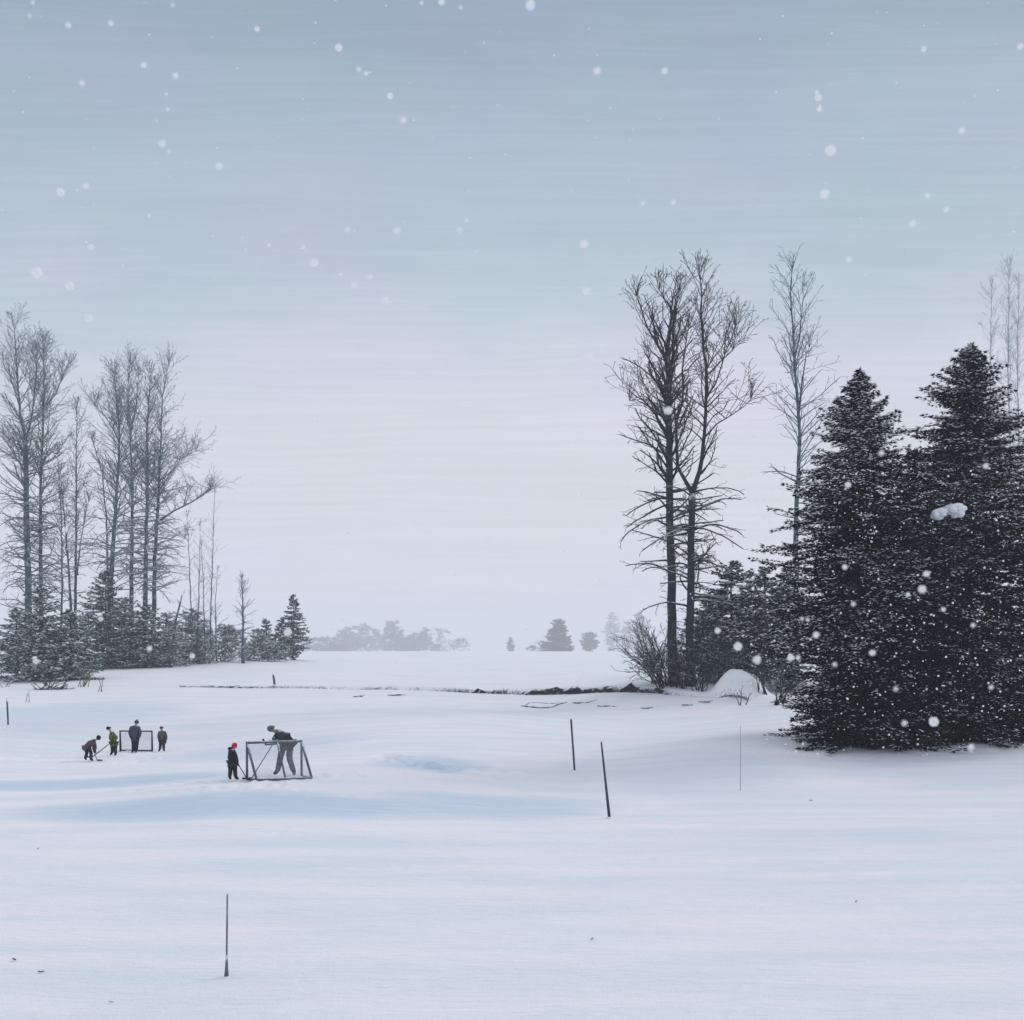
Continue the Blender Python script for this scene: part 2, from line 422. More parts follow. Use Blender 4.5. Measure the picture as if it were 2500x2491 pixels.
# ------------------------------------------------------------------ bare trees
def branch(segs, p, d, Ln, r, depth, rng, up, rmin, step=.45, spawn=.75):
    n = max(3, int(Ln / step))
    st_ = Ln / n
    side = rng.choice((-1, 1))
    for i in range(n):
        f = i / n
        d = (d + Vector((rng.gauss(0, .14), rng.gauss(0, .14), rng.gauss(0, .10) + up * st_ * (.4 + f)))).normalized()
        q = p + d * st_
        r2 = max(rmin, r * (1 - .8 / n * 1.0))
        segs.append((p, q, r, r2))
        if depth > 0 and f > .12 and rng.random() < spawn:
            side = -side
            ax = Vector((rng.gauss(0, .5), rng.gauss(0, .5), rng.gauss(0, .8)))
            perp = (d.cross(Vector((0, 0, 1))) * side * .9 + ax * .9)
            perp = (perp - d * perp.dot(d)).normalized()
            an = rng.uniform(.5, 1.0)
            cd = (d * math.cos(an) + perp * math.sin(an)).normalized()
            cl = Ln * (1 - f * .75) * rng.uniform(.28, .52)
            branch(segs, q, cd, cl, max(rmin, r2 * .6), depth - 1, rng, up * 1.2 + .02, rmin, max(.16, step * .65), spawn)
        p, r = q, r2
def prisms(segs, n):
    P0 = np.array([s[0][:] for s in segs]); P1 = np.array([s[1][:] for s in segs])
    R0 = np.array([s[2] for s in segs]); R1 = np.array([s[3] for s in segs])
    d = P1 - P0; ln = np.linalg.norm(d, axis=1, keepdims=True); d = d / np.maximum(ln, 1e-6)
    P1 = P1 + d * (R1[:, None] * .3)
    ref = np.where(np.abs(d[:, 2:3]) > .9, np.array([[1., 0, 0]]), np.array([[0, 0, 1.]]))
    a = np.cross(d, ref); a /= np.maximum(np.linalg.norm(a, axis=1, keepdims=True), 1e-6); b_ = np.cross(d, a)
    rings = []
    for P, R in ((P0, R0), (P1, R1)):
        for k in range(n):
            an = 2 * math.pi * (k + .5) / n
            rings.append(P + (a * math.cos(an) + b_ * math.sin(an)) * R[:, None])
    V = np.stack(rings, 1)
    m = len(segs); base = np.arange(m)[:, None] * 2 * n
    fs = [base + np.array([[k, (k + 1) % n, n + (k + 1) % n, n + k]]) for k in range(n)]
    return V.reshape(-1, 3), np.concatenate(fs)
def bare_tree(name, label, cat, D, trunks, blen, nb, seed, mats, clear=.3, rmin=.017, group=None, base_px=None, updir=1.0, depth=2, low_droop=True, spawn=.75, ydepth=1.0, fuzz=0):
    """trunks: list of (points [(px,py)...] bottom first, r0, r1)"""
    rng = random.Random(seed)
    root = empty(name, place(base_px if base_px else trunks[0][0][0][0], D))
    tag(root, label, cat, group)
    gz0 = root.location.z
    tg = Geo(); segs = []
    allz = [pt(x, y_, D).z for tr in trunks for x, y_ in tr[0]]
    ztop = max(allz)
    for ti, (pp, r0, r1) in enumerate(trunks):
        pts = [pt(x, y_, D) for x, y_ in pp]
        if ti == 0:
            pts[0].z = gz0 - .3
        # resample with a little wobble
        fine = []; 
        for i in range(len(pts) - 1):
            m_ = max(2, int((pts[i + 1] - pts[i]).length / 1.2))
            for k in range(m_): fine.append(pts[i].lerp(pts[i + 1], k / m_))
        fine.append(pts[-1])
        dy = 0
        for i in range(1, len(fine)):
            dy += rng.gauss(0, .06)
            fine[i] = fine[i] + Vector((rng.gauss(0, .03), dy if ti else dy * .3, 0))
        n = len(fine)
        rad = [r0 + (r1 - r0) * (i / (n - 1)) ** .8 for i in range(n)]
        if ti == 0: rad[0] *= 1.35
        tg.tube([tuple(p - root.location) for p in fine], rad, 8)
        ztr0 = fine[0].z
        cum = [0]
        for i in range(1, n): cum.append(cum[-1] + (fine[i] - fine[i - 1]).length)
        Lt = cum[-1]
        nbt = int(nb * Lt / 10.)
        for k in range(nbt):
            s_ = rng.random() ** .85
            if ti == 0: s_ = clear + (1 - clear) * s_
            dd = s_ * Lt
            i = max(j for j in range(n) if cum[j] <= dd); i = min(i, n - 2)
            p = fine[i].lerp(fine[i + 1], (dd - cum[i]) / max(1e-6, cum[i + 1] - cum[i]))
            h = (p.z - gz0) / max(1e-6, ztop - gz0)      # height in whole tree
            az = rng.uniform(0, 2 * math.pi)
            if h < .5 and low_droop:
                pol = rng.uniform(1.0, 1.7); up = rng.uniform(-.30, .04); ln = blen * rng.uniform(.5, 1.15)
            elif h < .75:
                pol = rng.uniform(.5, 1.15); up = rng.uniform(-.05, .14); ln = blen * rng.uniform(.6, 1.3)
            else:
                pol = rng.uniform(.25, .8); up = .08; ln = blen * rng.uniform(.45, .95) * (1.4 - h)/.5
            d = Vector((math.sin(pol) * math.cos(az), math.sin(pol) * math.sin(az) * ydepth, math.cos(pol) * updir)).normalized()
            rr = (rad[i]) * rng.uniform(.35, .6)
            rr = max(rmin * 1.8, min(rr, .11))
            branch(segs, p - root.location, d, ln, rr, depth, rng, up, rmin, .45, spawn)
        for k in range(int(fuzz * Lt / 10.) if ti == 0 else 0):      # short epicormic twigs down the stem
            i = rng.randrange(1, n - 1); az = rng.uniform(0, 6.28); p = fine[i].lerp(fine[i + 1], rng.random())
            branch(segs, p - root.location, Vector((math.cos(az), math.sin(az), rng.uniform(-.3, .6))).normalized(), rng.uniform(.4, 1.3), .03, 1, rng, rng.uniform(-.5, .2), rmin, .25, .8)
        # leader twigs at the tip
        for k in range(9 if r1 < .07 else 0):
            az = rng.uniform(0, 6.28); pol = rng.uniform(.1, .55)
            d = Vector((math.sin(pol) * math.cos(az), math.sin(pol) * math.sin(az), math.cos(pol)))
            branch(segs, fine[-1] - root.location, d, blen * .36, rad[-1] * .7, depth, rng, .05, rmin, .4, spawn)
    tg.build('trunk', mats[0], root)
    V_, F_ = prisms(segs, 3)
    mesh_np('crown', V_, F_, mats[1], root)
    return root

# ------------------------------------------------------------------ conifers
def sprays(P, Dr, Ln, W, rs, sub=3, spread=.55):
    """feathery needle sprays: sub narrow lozenges each"""
    Vs = []; m = len(P)
    upv = np.array([[0, 0, 1.]])
    side = np.cross(Dr, upv); side /= np.maximum(np.linalg.norm(side, axis=1, keepdims=True), 1e-6)
    nrm = np.cross(side, Dr)
    out_ = []
    for k in range(sub):
        a = (k - (sub - 1) / 2) * spread + rs.normal(0, .15, m)
        c, s_ = np.cos(a)[:, None], np.sin(a)[:, None]
        d = Dr * c + side * s_ + nrm * rs.normal(0, .22, (m, 1)); d /= np.linalg.norm(d, axis=1, keepdims=True)
        roll = rs.uniform(-1.2, 1.2, (m, 1))
        w0 = np.cross(d, upv); w0 /= np.maximum(np.linalg.norm(w0, axis=1, keepdims=True), 1e-6)
        w = w0 * np.cos(roll) + np.cross(w0, d) * np.sin(roll)
        l_ = (Ln * rs.uniform(.6, 1.1, m) * (1 if k == sub // 2 else .75))[:, None]
        ww = (W * rs.uniform(.7, 1.2, m))[:, None]
        out_.append(np.stack([P, P + d * l_ * .45 + w * ww, P + d * l_, P + d * l_ * .45 - w * ww], 1))
    A = np.concatenate(out_).reshape(-1, 3)
    Fq = np.arange(len(A)).reshape(-1, 4)
    return A, Fq
def pads(P, sx, sy, sz, rs):
    """little lumps of settled snow"""
    m = len(P)
    az = rs.uniform(0, math.pi, m); c, s_ = np.cos(az), np.sin(az)
    ax = np.stack([c * sx, s_ * sx, rs.normal(0, .25, m) * sx], 1); ay = np.stack([-s_ * sy, c * sy, rs.normal(0, .2, m) * sy], 1)
    az_ = np.stack([np.zeros(m), np.zeros(m), sz], 1)
    V_ = np.stack([P + ax, P + ay, P - ax, P - ay, P + az_, P - az_ * .35], 1).reshape(-1, 3)
    fb = np.array([[0, 1, 4], [1, 2, 4], [2, 3, 4], [3, 0, 4], [1, 0, 5], [2, 1, 5], [3, 2, 5], [0, 3, 5]])
    Fq = (np.arange(m)[:, None, None] * 6 + fb[None]).reshape(-1, 3)
    return V_, Fq
def conifer(name, label, cat, px, D, height, prof, seed, needle, snow=.3, dens=1.0, sl=.34, sw=.05, whorl=.3, nbr=8, group=None, droop=.25, tr=.2, lift=.0, bark=None, padk=1.0, gapy=.16, sub=3):
    """prof: [(z fraction, radius m)...]; branch by branch"""
    rs = np.random.RandomState(seed); rng = random.Random(seed)
    root = empty(name, place(px, D)); tag(root, label, cat, group)
    tg = Geo()
    wob = [Vector((rng.gauss(0, .04), rng.gauss(0, .04), height * k / 8)) for k in range(9)]
    wob[0] = Vector((0, 0, -.3))
    tg.tube([tuple(w) for w in wob], [tr * (1 - k / 8.6) + .012 for k in range(9)], 8)
    tg.build('trunk', bark or M_bark, root)
    pz = [p[0] for p in prof]; pr = [p[1] for p in prof]
    P = []; Dv = []; Lv = []; SP = []; limbs = []; sn0 = snow
    z = max(.25, height * pz[0])
    lob = [rng.uniform(0, 6.28) for _ in range(4)]
    while z < height * .985:
        hf = z / height
        R = float(np.interp(hf, pz, pr))
        snow = sn0 * (.30 + 1.15 * hf) if sub == 4 else sn0
        k_ = nbr if R > 1 else max(4, nbr - 2)
        for j in range(k_):
            az = rng.uniform(0, 2 * math.pi)
            lump = 1 + .10 * math.sin(3 * az + lob[0] + hf * 9) + .10 * math.sin(5 * az + lob[1] - hf * 14)
            Rb = R * rng.uniform(.68, 1.12) * lump
            if rng.random() < .06: Rb *= rng.uniform(1.05, 1.18)
            patch = .35 + 1.3 * (math.sin(az * 2 + lob[2] + hf * 17) * math.sin(hf * 31 + lob[3] + az) > -.1)
            zz = z + rng.uniform(-.5, .5) * whorl
            dirx, diry = math.cos(az), math.sin(az)
            ns = max(4, int(Rb / .16))
            e0 = rng.uniform(-.18, .38) + lift + max(0, (hf - .75)) * 2.2      # start slope: upper branches rise
            dr = droop * rng.uniform(.6, 1.3)
            prev = None
            for i in range(ns + 1):
                f = i / ns
                x = Rb * f
                zc = zz + Rb * (e0 * f - dr * 1.6 * f * (1 - .45 * f) * (1 if hf < .8 else .4))
                q = np.array([dirx * x, diry * x, zc])
                if q[2] < .05: q[2] = .05 + rng.uniform(0, .1)
                if prev is not None and i % 2 == 0:
                    limbs.append((Vector(prev), Vector(q), .03 * (1 - f) + .008, .03 * (1 - f) + .006))
                    prev = q
                if prev is None: prev = q
                if f < .12: continue
                tw = (.62 * (1 - f) + .26) * min(1.0, Rb * .5 + .25)
                nn = 2 if rng.random() < dens else 1
                for sd_ in range(nn):
                    sgn = 1 if sd_ == 0 else -1
                    if nn == 1: sgn = rng.choice((-1, 1))
                    an = rng.uniform(.55, 1.15) * sgn
                    ca, sa = math.cos(an), math.sin(an)
                    d = np.array([dirx * ca - diry * sa, dirx * sa + diry * ca, rng.uniform(-.35, .12)])
                    m_ = max(1, int(tw / (sl * .75)))
                    for s2 in range(m_):
                        b0 = q + d * (s2 * sl * .7)
                        b0[2] += rng.uniform(-gapy, gapy) * .5
                        P.append(b0); Dv.append(d + np.array([dirx, diry, 0]) * .35); Lv.append(sl * rng.uniform(.7, 1.25))
                        if rng.random() < snow * (patch if sub == 4 else 1): SP.append(b0 + d * sl * .4 + np.array([0, 0, .045]))
                if i == ns:
                    for _ in range(2):
                        P.append(q); Dv.append(np.array([dirx, diry, rng.uniform(-.1, .3)])); Lv.append(sl)
                    if rng.random() < snow: SP.append(q + np.array([dirx * .1, diry * .1, .05]))
        z += whorl * rng.uniform(.8, 1.2) * (1 if R > .8 else .7)
    # leader
    for k in range(int(14)):
        zt = height * (.97 + .03 * k / 14)
        az = rng.uniform(0, 6.28)
        P.append(np.array([0, 0, zt])); Dv.append(np.array([math.cos(az) * .5, math.sin(az) * .5, .8])); Lv.append(sl * .7)
    P = np.array(P); Dv = np.array(Dv); Dv /= np.linalg.norm(Dv, axis=1, keepdims=True); Lv = np.array(Lv)
    A, Fq = sprays(P, Dv, Lv, np.full(len(P), sw), rs, sub)
    V2, F2 = prisms(limbs, 3)
    lp = np.concatenate([Fq.ravel(), F2.ravel() + len(A)])
    mesh_np('crown', np.concatenate([A, V2]), None, needle, root, False, lp, [4] * (len(Fq) + len(F2)))
    if SP:
        SP = np.array(SP); m = len(SP)
        k = rs.uniform(.6, 1.5, m) * padk
        V_, F_ = pads(SP, .13 * k, .07 * k, .035 * k, rs)
        mesh_np('settled_snow', V_, F_, M_clump, root)
    return root

def thicket(name, label, cat, px, D, w, h, seed, needle, snow=.3, group=None, n=2600, sl=.35, sw=.05, stems=9, lobes=7, flat=0.0):
    """low rounded evergreen or brushy growth: several stems, leaf sprays in an uneven volume with gaps"""
    rs = np.random.RandomState(seed); rng = random.Random(seed)
    root = empty(name, place(px, D)); tag(root, label, cat, group)
    segs = []
    cs = []
    for k in range(lobes):
        x = rng.uniform(-.5, .5) * w
        hh = h * rng.uniform(.45, 1.0) * (1 - .55 * abs(x / (w * .5)) ** 2)
        cs.append((x, rng.uniform(-.22, .22) * w, hh, w * rng.uniform(.14, .26)))
    for k in range(stems):
        c = cs[k % lobes]
        p = Vector((c[0] * .5, c[1] * .5, -.1)); tgt = Vector((c[0], c[1], c[2] * .9))
        d = (tgt - p).normalized()
        branch(segs, p, d, (tgt - p).length, .05, 2, rng, .02, .012, .4, .6)
    V2, F2 = prisms(segs, 4)
    mesh_np('stem', V2, F2, M_twig_pale, root)
    P = []
    while len(P) < n:
        c = cs[rng.randrange(lobes)]
        f = rng.random() ** .7
        zz = c[2] * f
        rr = c[3] * (1.25 - .9 * f ** 1.6) * math.sqrt(rng.random())
        a = rng.uniform(0, 6.28)
        P.append((c[0] + rr * math.cos(a) * 1.2, c[1] + rr * math.sin(a), zz + rng.gauss(0, .08)))
    P = np.array(P); P = P[P[:, 2] > .02]
    kk = fbm(P[:, 0] / (w * .09) + seed, P[:, 2] / (h * .12), seed, 2)
    P = P[kk > -.22]
    Dv = np.stack([P[:, 0] + rs.normal(0, w * .2, len(P)), P[:, 1] + rs.normal(0, w * .2, len(P)), rs.normal(.1, .35, len(P)) * w * .3], 1)
    Dv /= np.linalg.norm(Dv, axis=1, keepdims=True)
    A, Fq = sprays(P, Dv, rs.uniform(.6, 1.2, len(P)) * sl, np.full(len(P), sw), rs)
    mesh_np('crown', A, Fq, needle, root)
    if snow > 0:
        SP = P[rs.rand(len(P)) < snow] + np.array([[0, 0, .06]])
        m = len(SP); k = rs.uniform(.6, 1.5, m) * sl / .34
        V_, F_ = pads(SP, .15 * k, .08 * k, .045 * k, rs)
        mesh_np('settled_snow', V_, F_, M_clump, root)
    return root

def bare_shrub(name, label, px, D, h, seed, n=9, spread=.6, mat=None, group=None, bias=0, cat='shrub', rmin=.017):
    rng = random.Random(seed)
    root = empty(name, place(px, D)); tag(root, label, cat, group)
    for k in range(n):
        segs = []
        az = rng.uniform(0, 6.28); pol = rng.uniform(.05, spread)
        d = Vector((math.sin(pol) * math.cos(az) + bias, math.sin(pol) * math.sin(az), math.cos(pol))).normalized()
        p = Vector((rng.gauss(0, .2), rng.gauss(0, .2), -.1))
        branch(segs, p, d, h * rng.uniform(.6, 1.05), .045, 2, rng, -.02, rmin, .35, .7)
        V2, F2 = prisms(segs, 3)
        mesh_np('stem', V2, F2, mat or M_twig, root)
    return root

# --- tall bare trees on the right
DA = 84.
bare_tree('bare_tree', 'tall dark bare tree with thick straight trunk, left of the close pair behind the stream', 'tree', DA,
    [([(1647, 1664), (1640, 1555), (1640, 1430), (1636, 1275), (1634, 1150), (1634, 1074), (1631, 996), (1634, 918), (1627, 872)], .40, .20),
     ([(1627, 872), (1634, 820), (1640, 778), (1634, 750), (1622, 728), (1610, 706)], .17, .03),
     ([(1634, 918), (1645, 860), (1642, 800), (1650, 750), (1658, 712)], .15, .025),
     ([(1627, 880), (1610, 850), (1590, 820), (1574, 790), (1562, 748), (1553, 725)], .12, .025),
     ([(1628, 990), (1612, 950), (1598, 905), (1582, 875)], .10, .03),
     ([(1636, 1085), (1618, 1050), (1600, 1010), (1570, 975), (1535, 980)], .09, .02)],
    3.9, 34, 11, (M_bark, M_twig), clear=.34, fuzz=60)
bare_tree('bare_tree', 'tall dark bare tree with a forked trunk, right of the close pair behind the stream', 'tree', DA - 1.5,
    [([(1686, 1672), (1684, 1555), (1687, 1368), (1689, 1275), (1690, 1206)], .33, .24),
     ([(1690, 1206), (1707, 1152), (1712, 1121), (1718, 1059), (1723, 965), (1721, 903), (1713, 809), (1710, 760), (1712, 710), (1707, 672)], .20, .025),
     ([(1690, 1206), (1668, 1162), (1656, 1137), (1653, 1027), (1668, 981), (1668, 900), (1672, 850), (1682, 800)], .17, .03),
     ([(1723, 975), (1745, 940), (1758, 900), (1772, 860), (1792, 800)], .08, .02),
     ([(1721, 920), (1752, 890), (1790, 855)], .07, .02),
     ([(1718, 1070), (1750, 1035), (1800, 1005), (1835, 975)], .08, .02)],
    3.9, 31, 23, (M_bark, M_twig), clear=.40, fuzz=55)
bare_tree('bare_tree', 'single tall slim bare tree rising from behind the left big spruce', 'tree', 88.,
    [([(1943, 1690), (1943, 1349), (1945, 1215), (1954, 1070), (1945, 961), (1939, 871), (1936, 798), (1931, 715), (1935, 655)], .34, .03),
     ([(1950, 1010), (1958, 930), (1966, 880), (1975, 850)], .10, .025),
     ([(1939, 880), (1952, 820), (1958, 760), (1962, 700)], .08, .02)],
    3.2, 26, 37, (M_bark_pale, M_twig_pale), clear=.35, rmin=.015)
for i, (px, top, lab) in enumerate([(2420, 700, 'faint slim bare tree left of three beyond the rightmost spruce tip'), (2466, 650, 'faint slim bare tree between two others beyond the rightmost spruce tip'),
                                    (2488, 690, 'faint slim bare tree at the right edge beyond the spruces')]):
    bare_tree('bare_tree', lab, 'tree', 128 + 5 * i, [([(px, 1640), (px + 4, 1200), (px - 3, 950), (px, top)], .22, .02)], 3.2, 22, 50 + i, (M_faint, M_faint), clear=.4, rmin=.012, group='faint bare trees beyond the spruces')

# --- left grove (photo pixels from the grove crop: origin 0,740, 1.925 per pixel)
def G(*pp): return [(x / 1.925, 740 + y_ / 1.925) for x, y_ in pp]
grove = [
 (138, [(G((135, 1640), (130, 1300), (122, 900), (120, 650)), .52, .30), (G((120, 650), (95, 520), (80, 350), (62, 180), (55, 100)), .2, .03), (G((122, 800), (60, 700), (20, 620)), .1, .03), (G((120, 650), (150, 520), (165, 380), (175, 250)), .15, .03)], 5.0, 'thick bare tree at the left edge, widest trunk of the left grove'),
 (140, [(G((195, 1640), (190, 1300), (190, 900), (200, 600), (208, 420), (205, 180)), .42, .03), (G((205, 500), (260, 430), (300, 330), (330, 290)), .1, .03)], 4.6, 'bare tree second from the left edge, forked high at its right side'),
 (142, [(G((285, 1640), (292, 1350), (288, 1000), (272, 700)), .2, .04)], 3.0, 'slender bare tree with bare lower stem between the left two groups'),
 (137, [(G((350, 1640), (335, 1450), (318, 1200), (303, 1000), (282, 790)), .26, .04)], 2.8, 'slender bare tree leaning left in the gap of the left grove'),
 (141, [(G((345, 1640), (355, 1300), (358, 900), (358, 600), (362, 480)), .28, .03), (G((362, 1280), (385, 1100), (420, 930)), .12, .03)], 3.3, 'straight slim bare tree with a forked side stem in the left grove'),
 (139, [(G((515, 1640), (508, 1300), (500, 1000), (478, 800), (435, 640)), .28, .04)], 3.0, 'bare tree whose stem bends left towards its top in the left grove'),
 (136, [(G((520, 1680), (520, 1300), (540, 1000), (560, 700), (558, 560), (545, 420), (535, 330)), .48, .03), (G((556, 640), (500, 540), (440, 480)), .1, .03)], 4.4, 'thick dark bare tree leaning right, left of the dense four in the grove'),
 (143, [(G((615, 1640), (618, 1300), (622, 900), (612, 600), (600, 400), (612, 280)), .40, .03), (G((612, 620), (640, 480), (650, 340)), .12, .03)], 4.2, 'second tree of the dense four, its crown reaching straight up'),
 (138, [(G((680, 1680), (683, 1300), (692, 900), (690, 600), (700, 420), (706, 330)), .44, .03)], 4.2, 'dark straight bare tree, third of the dense four in the left grove'),
 (140, [(G((718, 1680), (728, 1200), (745, 900), (758, 620), (765, 440), (795, 280)), .40, .03), (G((755, 1020), (820, 975), (900, 935), (950, 905), (990, 873)), .15, .06), (G((750, 880), (800, 800), (850, 735), (920, 695)), .09, .03), (G((750, 1050), (820, 1080), (870, 1110)), .07, .02)], 4.2, 'rightmost tree of the dense four, with a long broken limb reaching right'),
]
for i, (D, tr, bl, lab) in enumerate(grove):
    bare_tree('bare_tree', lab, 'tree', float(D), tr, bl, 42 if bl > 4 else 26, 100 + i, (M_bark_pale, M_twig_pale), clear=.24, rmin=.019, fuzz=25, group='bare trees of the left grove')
sap = [((905, 1570), (893, 1300), (880, 1000), 'thin leafless sapling standing apart, left of the sapling cluster'),
       ((925, 1560), (938, 1250), (940, 1050), 'thin leafless sapling, tall left one of the cluster behind brush'),
       ((965, 1570), (955, 1300), (945, 1140), 'thin leafless sapling in the middle of the cluster behind brush'),
       ((985, 1570), (1000, 1150), (1010, 890), 'tallest leafless sapling of the cluster right of the grove'),
       ((1018, 1570), (1012, 1400), (1022, 1260), 'short leafless sapling at the right of the cluster')]
for i, (a, b_, c, lab) in enumerate(sap):
    bare_tree('sapling', lab, 'sapling', 143. + i, [(G(a, b_, c), .13, .02)], 2.0, 16, 140 + i, (M_bark_pale, M_twig_pale), clear=.2, rmin=.011, group='saplings right of the left grove', low_droop=False)
bare_tree('broken_tree', 'short broken leaning trunk among brush right of the dense grove', 'tree', 135., [(G((800, 1620), (830, 1480), (856, 1370)), .2, .1)], 1.4, 8, 160, (M_bark_pale, M_twig_pale), clear=.3)
bare_tree('bare_tree', 'small upright leafless tree coated in snow, alone left of the little spruces', 'tree', 149., [([(594, 1622), (593, 1540), (592, 1470), (590, 1415)], .22, .05)], 1.9, 60, 170, (M_bark_pale, M_twig_pale), clear=.12, rmin=.018, updir=1.2)

# --- conifers
PR = [(0, 1.0), (.06, 4.2), (.12, 3.9), (.3, 3.6), (.55, 3.7), (.68, 3.2), (.78, 2.1), (.88, 1.05), (.94, .45), (.97, .16), (1, .05)]
conifer('spruce', 'big dark spruce in front with the lower, narrower tip, boughs down to snow', 'tree', 2099, 48., 16.5, [(a, r) for a, r in PR], 201, M_needle, snow=.36, dens=.95, whorl=.22, nbr=12, tr=.26, sl=.27, sw=.026, padk=.72, sub=4)
PR2 = [(0, 1.0), (.06, 4.6), (.3, 4.3), (.55, 3.9), (.7, 3.2), (.8, 2.1), (.9, 1.3), (.955, .6), (.98, .2), (1, .05)]
conifer('spruce', 'tallest dark spruce, broad tip highest of the right group', 'tree', 2366, 50., 18.0, PR2, 202, M_needle, snow=.36, dens=.95, whorl=.22, nbr=12, tr=.28, sl=.27, sw=.026, padk=.72, sub=4)
conifer('spruce', 'dark spruce filling the gap behind the two tall spruces', 'tree', 2232, 53., 13.8, [(0, 1), (.06, 3.9), (.4, 3.2), (.7, 2.0), (.9, .9), (1, .1)], 203, M_needle, snow=.36, dens=.95, whorl=.3, nbr=9, sl=.27, sw=.026, padk=.72, sub=4)
conifer('spruce', 'dark spruce cut by the right edge of the picture', 'tree', 2570, 52., 15.5, [(0, 1), (.06, 4.3), (.4, 3.3), (.7, 2.3), (.9, 1.0), (1, .1)], 204, M_needle, snow=.36, dens=.9, whorl=.3, nbr=9, sl=.27, sw=.026, padk=.72, sub=4)
# mid evergreens behind the pair
mid = [(1786, 86., 9.2, 3.3, 'snowy dark conifer with bare spiky leader, right beside the forked bare tree'), (1868, 87.5, 8.9, 3.0, 'snow-dusted teal conifer between the pair and the slim bare tree'),
       (1925, 83., 9.0, 2.6, 'snow-dusted conifer against the left flank of the big spruces'), (1730, 88., 6.2, 2.3, 'low snowy conifer directly behind the forked bare tree')]
for i, (px, D, h, r, lab) in enumerate(mid):
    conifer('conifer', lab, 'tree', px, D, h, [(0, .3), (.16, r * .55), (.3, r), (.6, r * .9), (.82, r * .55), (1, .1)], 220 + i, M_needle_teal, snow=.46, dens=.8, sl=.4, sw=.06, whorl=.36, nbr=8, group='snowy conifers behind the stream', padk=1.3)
for i, (px, D, w, h, lab) in enumerate([(1662, 85.5, 2.6, 4.6, 'dark twiggy brush between the trunks of the close pair'), (1712, 84.5, 3.4, 5.2, 'dark twiggy brush right behind the forked trunk foot'), (1765, 83.5, 3.6, 4.6, 'dark brush left above the round snow mound'), (1905, 80.5, 3.2, 4.4, 'dark brush right above the round snow mound'),
                                        (1840, 85., 4., 4.4, 'dark brush directly behind the round snow mound')]):
    thicket('brush', lab, 'brush', px, D, w, h, 280 + i, M_needle_teal, snow=.12, n=1500, sl=.34, sw=.03, stems=14, group='dark brush around the foot of the pair')
# understorey of the left grove
under = [(98, 112., 9.6, 3.7, 'rounded dark evergreen in front at the foot of the leftmost trees'), (170, 113., 7.0, 3.2, 'evergreen at the right of the front clump below the left grove'),
         (40, 116., 7.2, 2.9, 'evergreen at the left picture edge in the front clump'), (258, 136., 11.8, 3.6, 'dark pointed evergreen at the foot of the dense four trees'),
         (305, 134., 8.4, 3.6, 'evergreen under the broad middle trunks of the left grove'), (355, 134., 7.6, 3.6, 'evergreen under the rightmost trunk of the dense four'),
         (405, 138., 6.6, 3.6, 'pale snow-laden evergreen right of the dense four'), (470, 145., 7.0, 3.8, 'pale snow-laden evergreen at the foot of the saplings'), (215, 132., 6.5, 3.3, 'evergreen in the gap between the two left tree groups')]
for i, (px, D, h, r, lab) in enumerate(under):
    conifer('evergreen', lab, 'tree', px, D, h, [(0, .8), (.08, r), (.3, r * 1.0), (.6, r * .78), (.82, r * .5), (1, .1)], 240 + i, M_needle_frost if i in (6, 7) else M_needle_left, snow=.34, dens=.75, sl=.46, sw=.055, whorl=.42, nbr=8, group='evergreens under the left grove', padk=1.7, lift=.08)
for i, (px, D, w, h, lab) in enumerate([(535, 152., 7.5, 6.6, 'pale frosted brush between the saplings and the snow-coated small tree'), (640, 158., 7., 4.6, 'pale frosted brush behind the small spruces'),
                                        (440, 146., 7., 4.2, 'frosted brush low along the snow right of the dense grove')]):
    thicket('brush', lab, 'brush', px, D, w, h, 260 + i, M_needle_frost, snow=.35, n=2500, sl=.55, sw=.07, group='frosted brush beside the left grove')
for i, (px, D, h, r, lab) in enumerate([(703 + 13, 168., 9.8, 3.1, 'small neat spruce, tallest of the three beside the open field'), (686, 166., 6.2, 2.3, 'small spruce, middle and lower of the three beside the field'),
                                        (650, 164., 5.9, 2.1, 'small spruce, leftmost of the three beside the field')]):
    conifer('small_spruce', lab, 'tree', px, D, h, [(0, 0), (.17, r * .6), (.2, r), (.5, r * .68), (.8, r * .3), (1, .08)], 270 + i, M_needle_left, snow=.3, dens=.75, sl=.45, sw=.07, whorl=.4, nbr=8, group='small spruces beside the field', padk=1.6, tr=.16, lift=.05)
# distant growth
FS = 2.8
far = [(830, 640., 22, 12, 'leftmost pale thicket on the far horizon'), (880, 660., 26, 17, 'far pale thicket second from the left on the horizon'), (925, 640., 28, 19, 'far pale thicket with thin upright tops on the horizon'),
       (960, 600., 20, 20, 'tallest pale far thicket at the middle of the horizon row'), (1030, 650., 20, 13, 'low pale far thicket after the gap in the horizon row'), (1070, 630., 26, 16, 'rightmost rounded pale thicket of the far horizon row'), (780, 560., 20, 9, 'lowest pale thicket just right of the small spruces')]
for i, (px, D, w, h, lab) in enumerate(far):
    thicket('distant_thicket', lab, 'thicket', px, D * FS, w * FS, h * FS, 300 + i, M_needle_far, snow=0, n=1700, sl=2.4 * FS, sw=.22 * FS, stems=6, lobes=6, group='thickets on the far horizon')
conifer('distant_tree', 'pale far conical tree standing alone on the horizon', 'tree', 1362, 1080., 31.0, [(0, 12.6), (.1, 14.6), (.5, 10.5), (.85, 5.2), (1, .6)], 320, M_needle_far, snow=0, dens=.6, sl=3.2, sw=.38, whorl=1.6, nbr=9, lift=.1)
thicket('distant_thicket', 'low faint scrub at the left foot of the lone far conical tree', 'thicket', 1318, 1100., 30, 11, 321, M_needle_far, snow=0, n=700, sl=3.3, sw=.3)
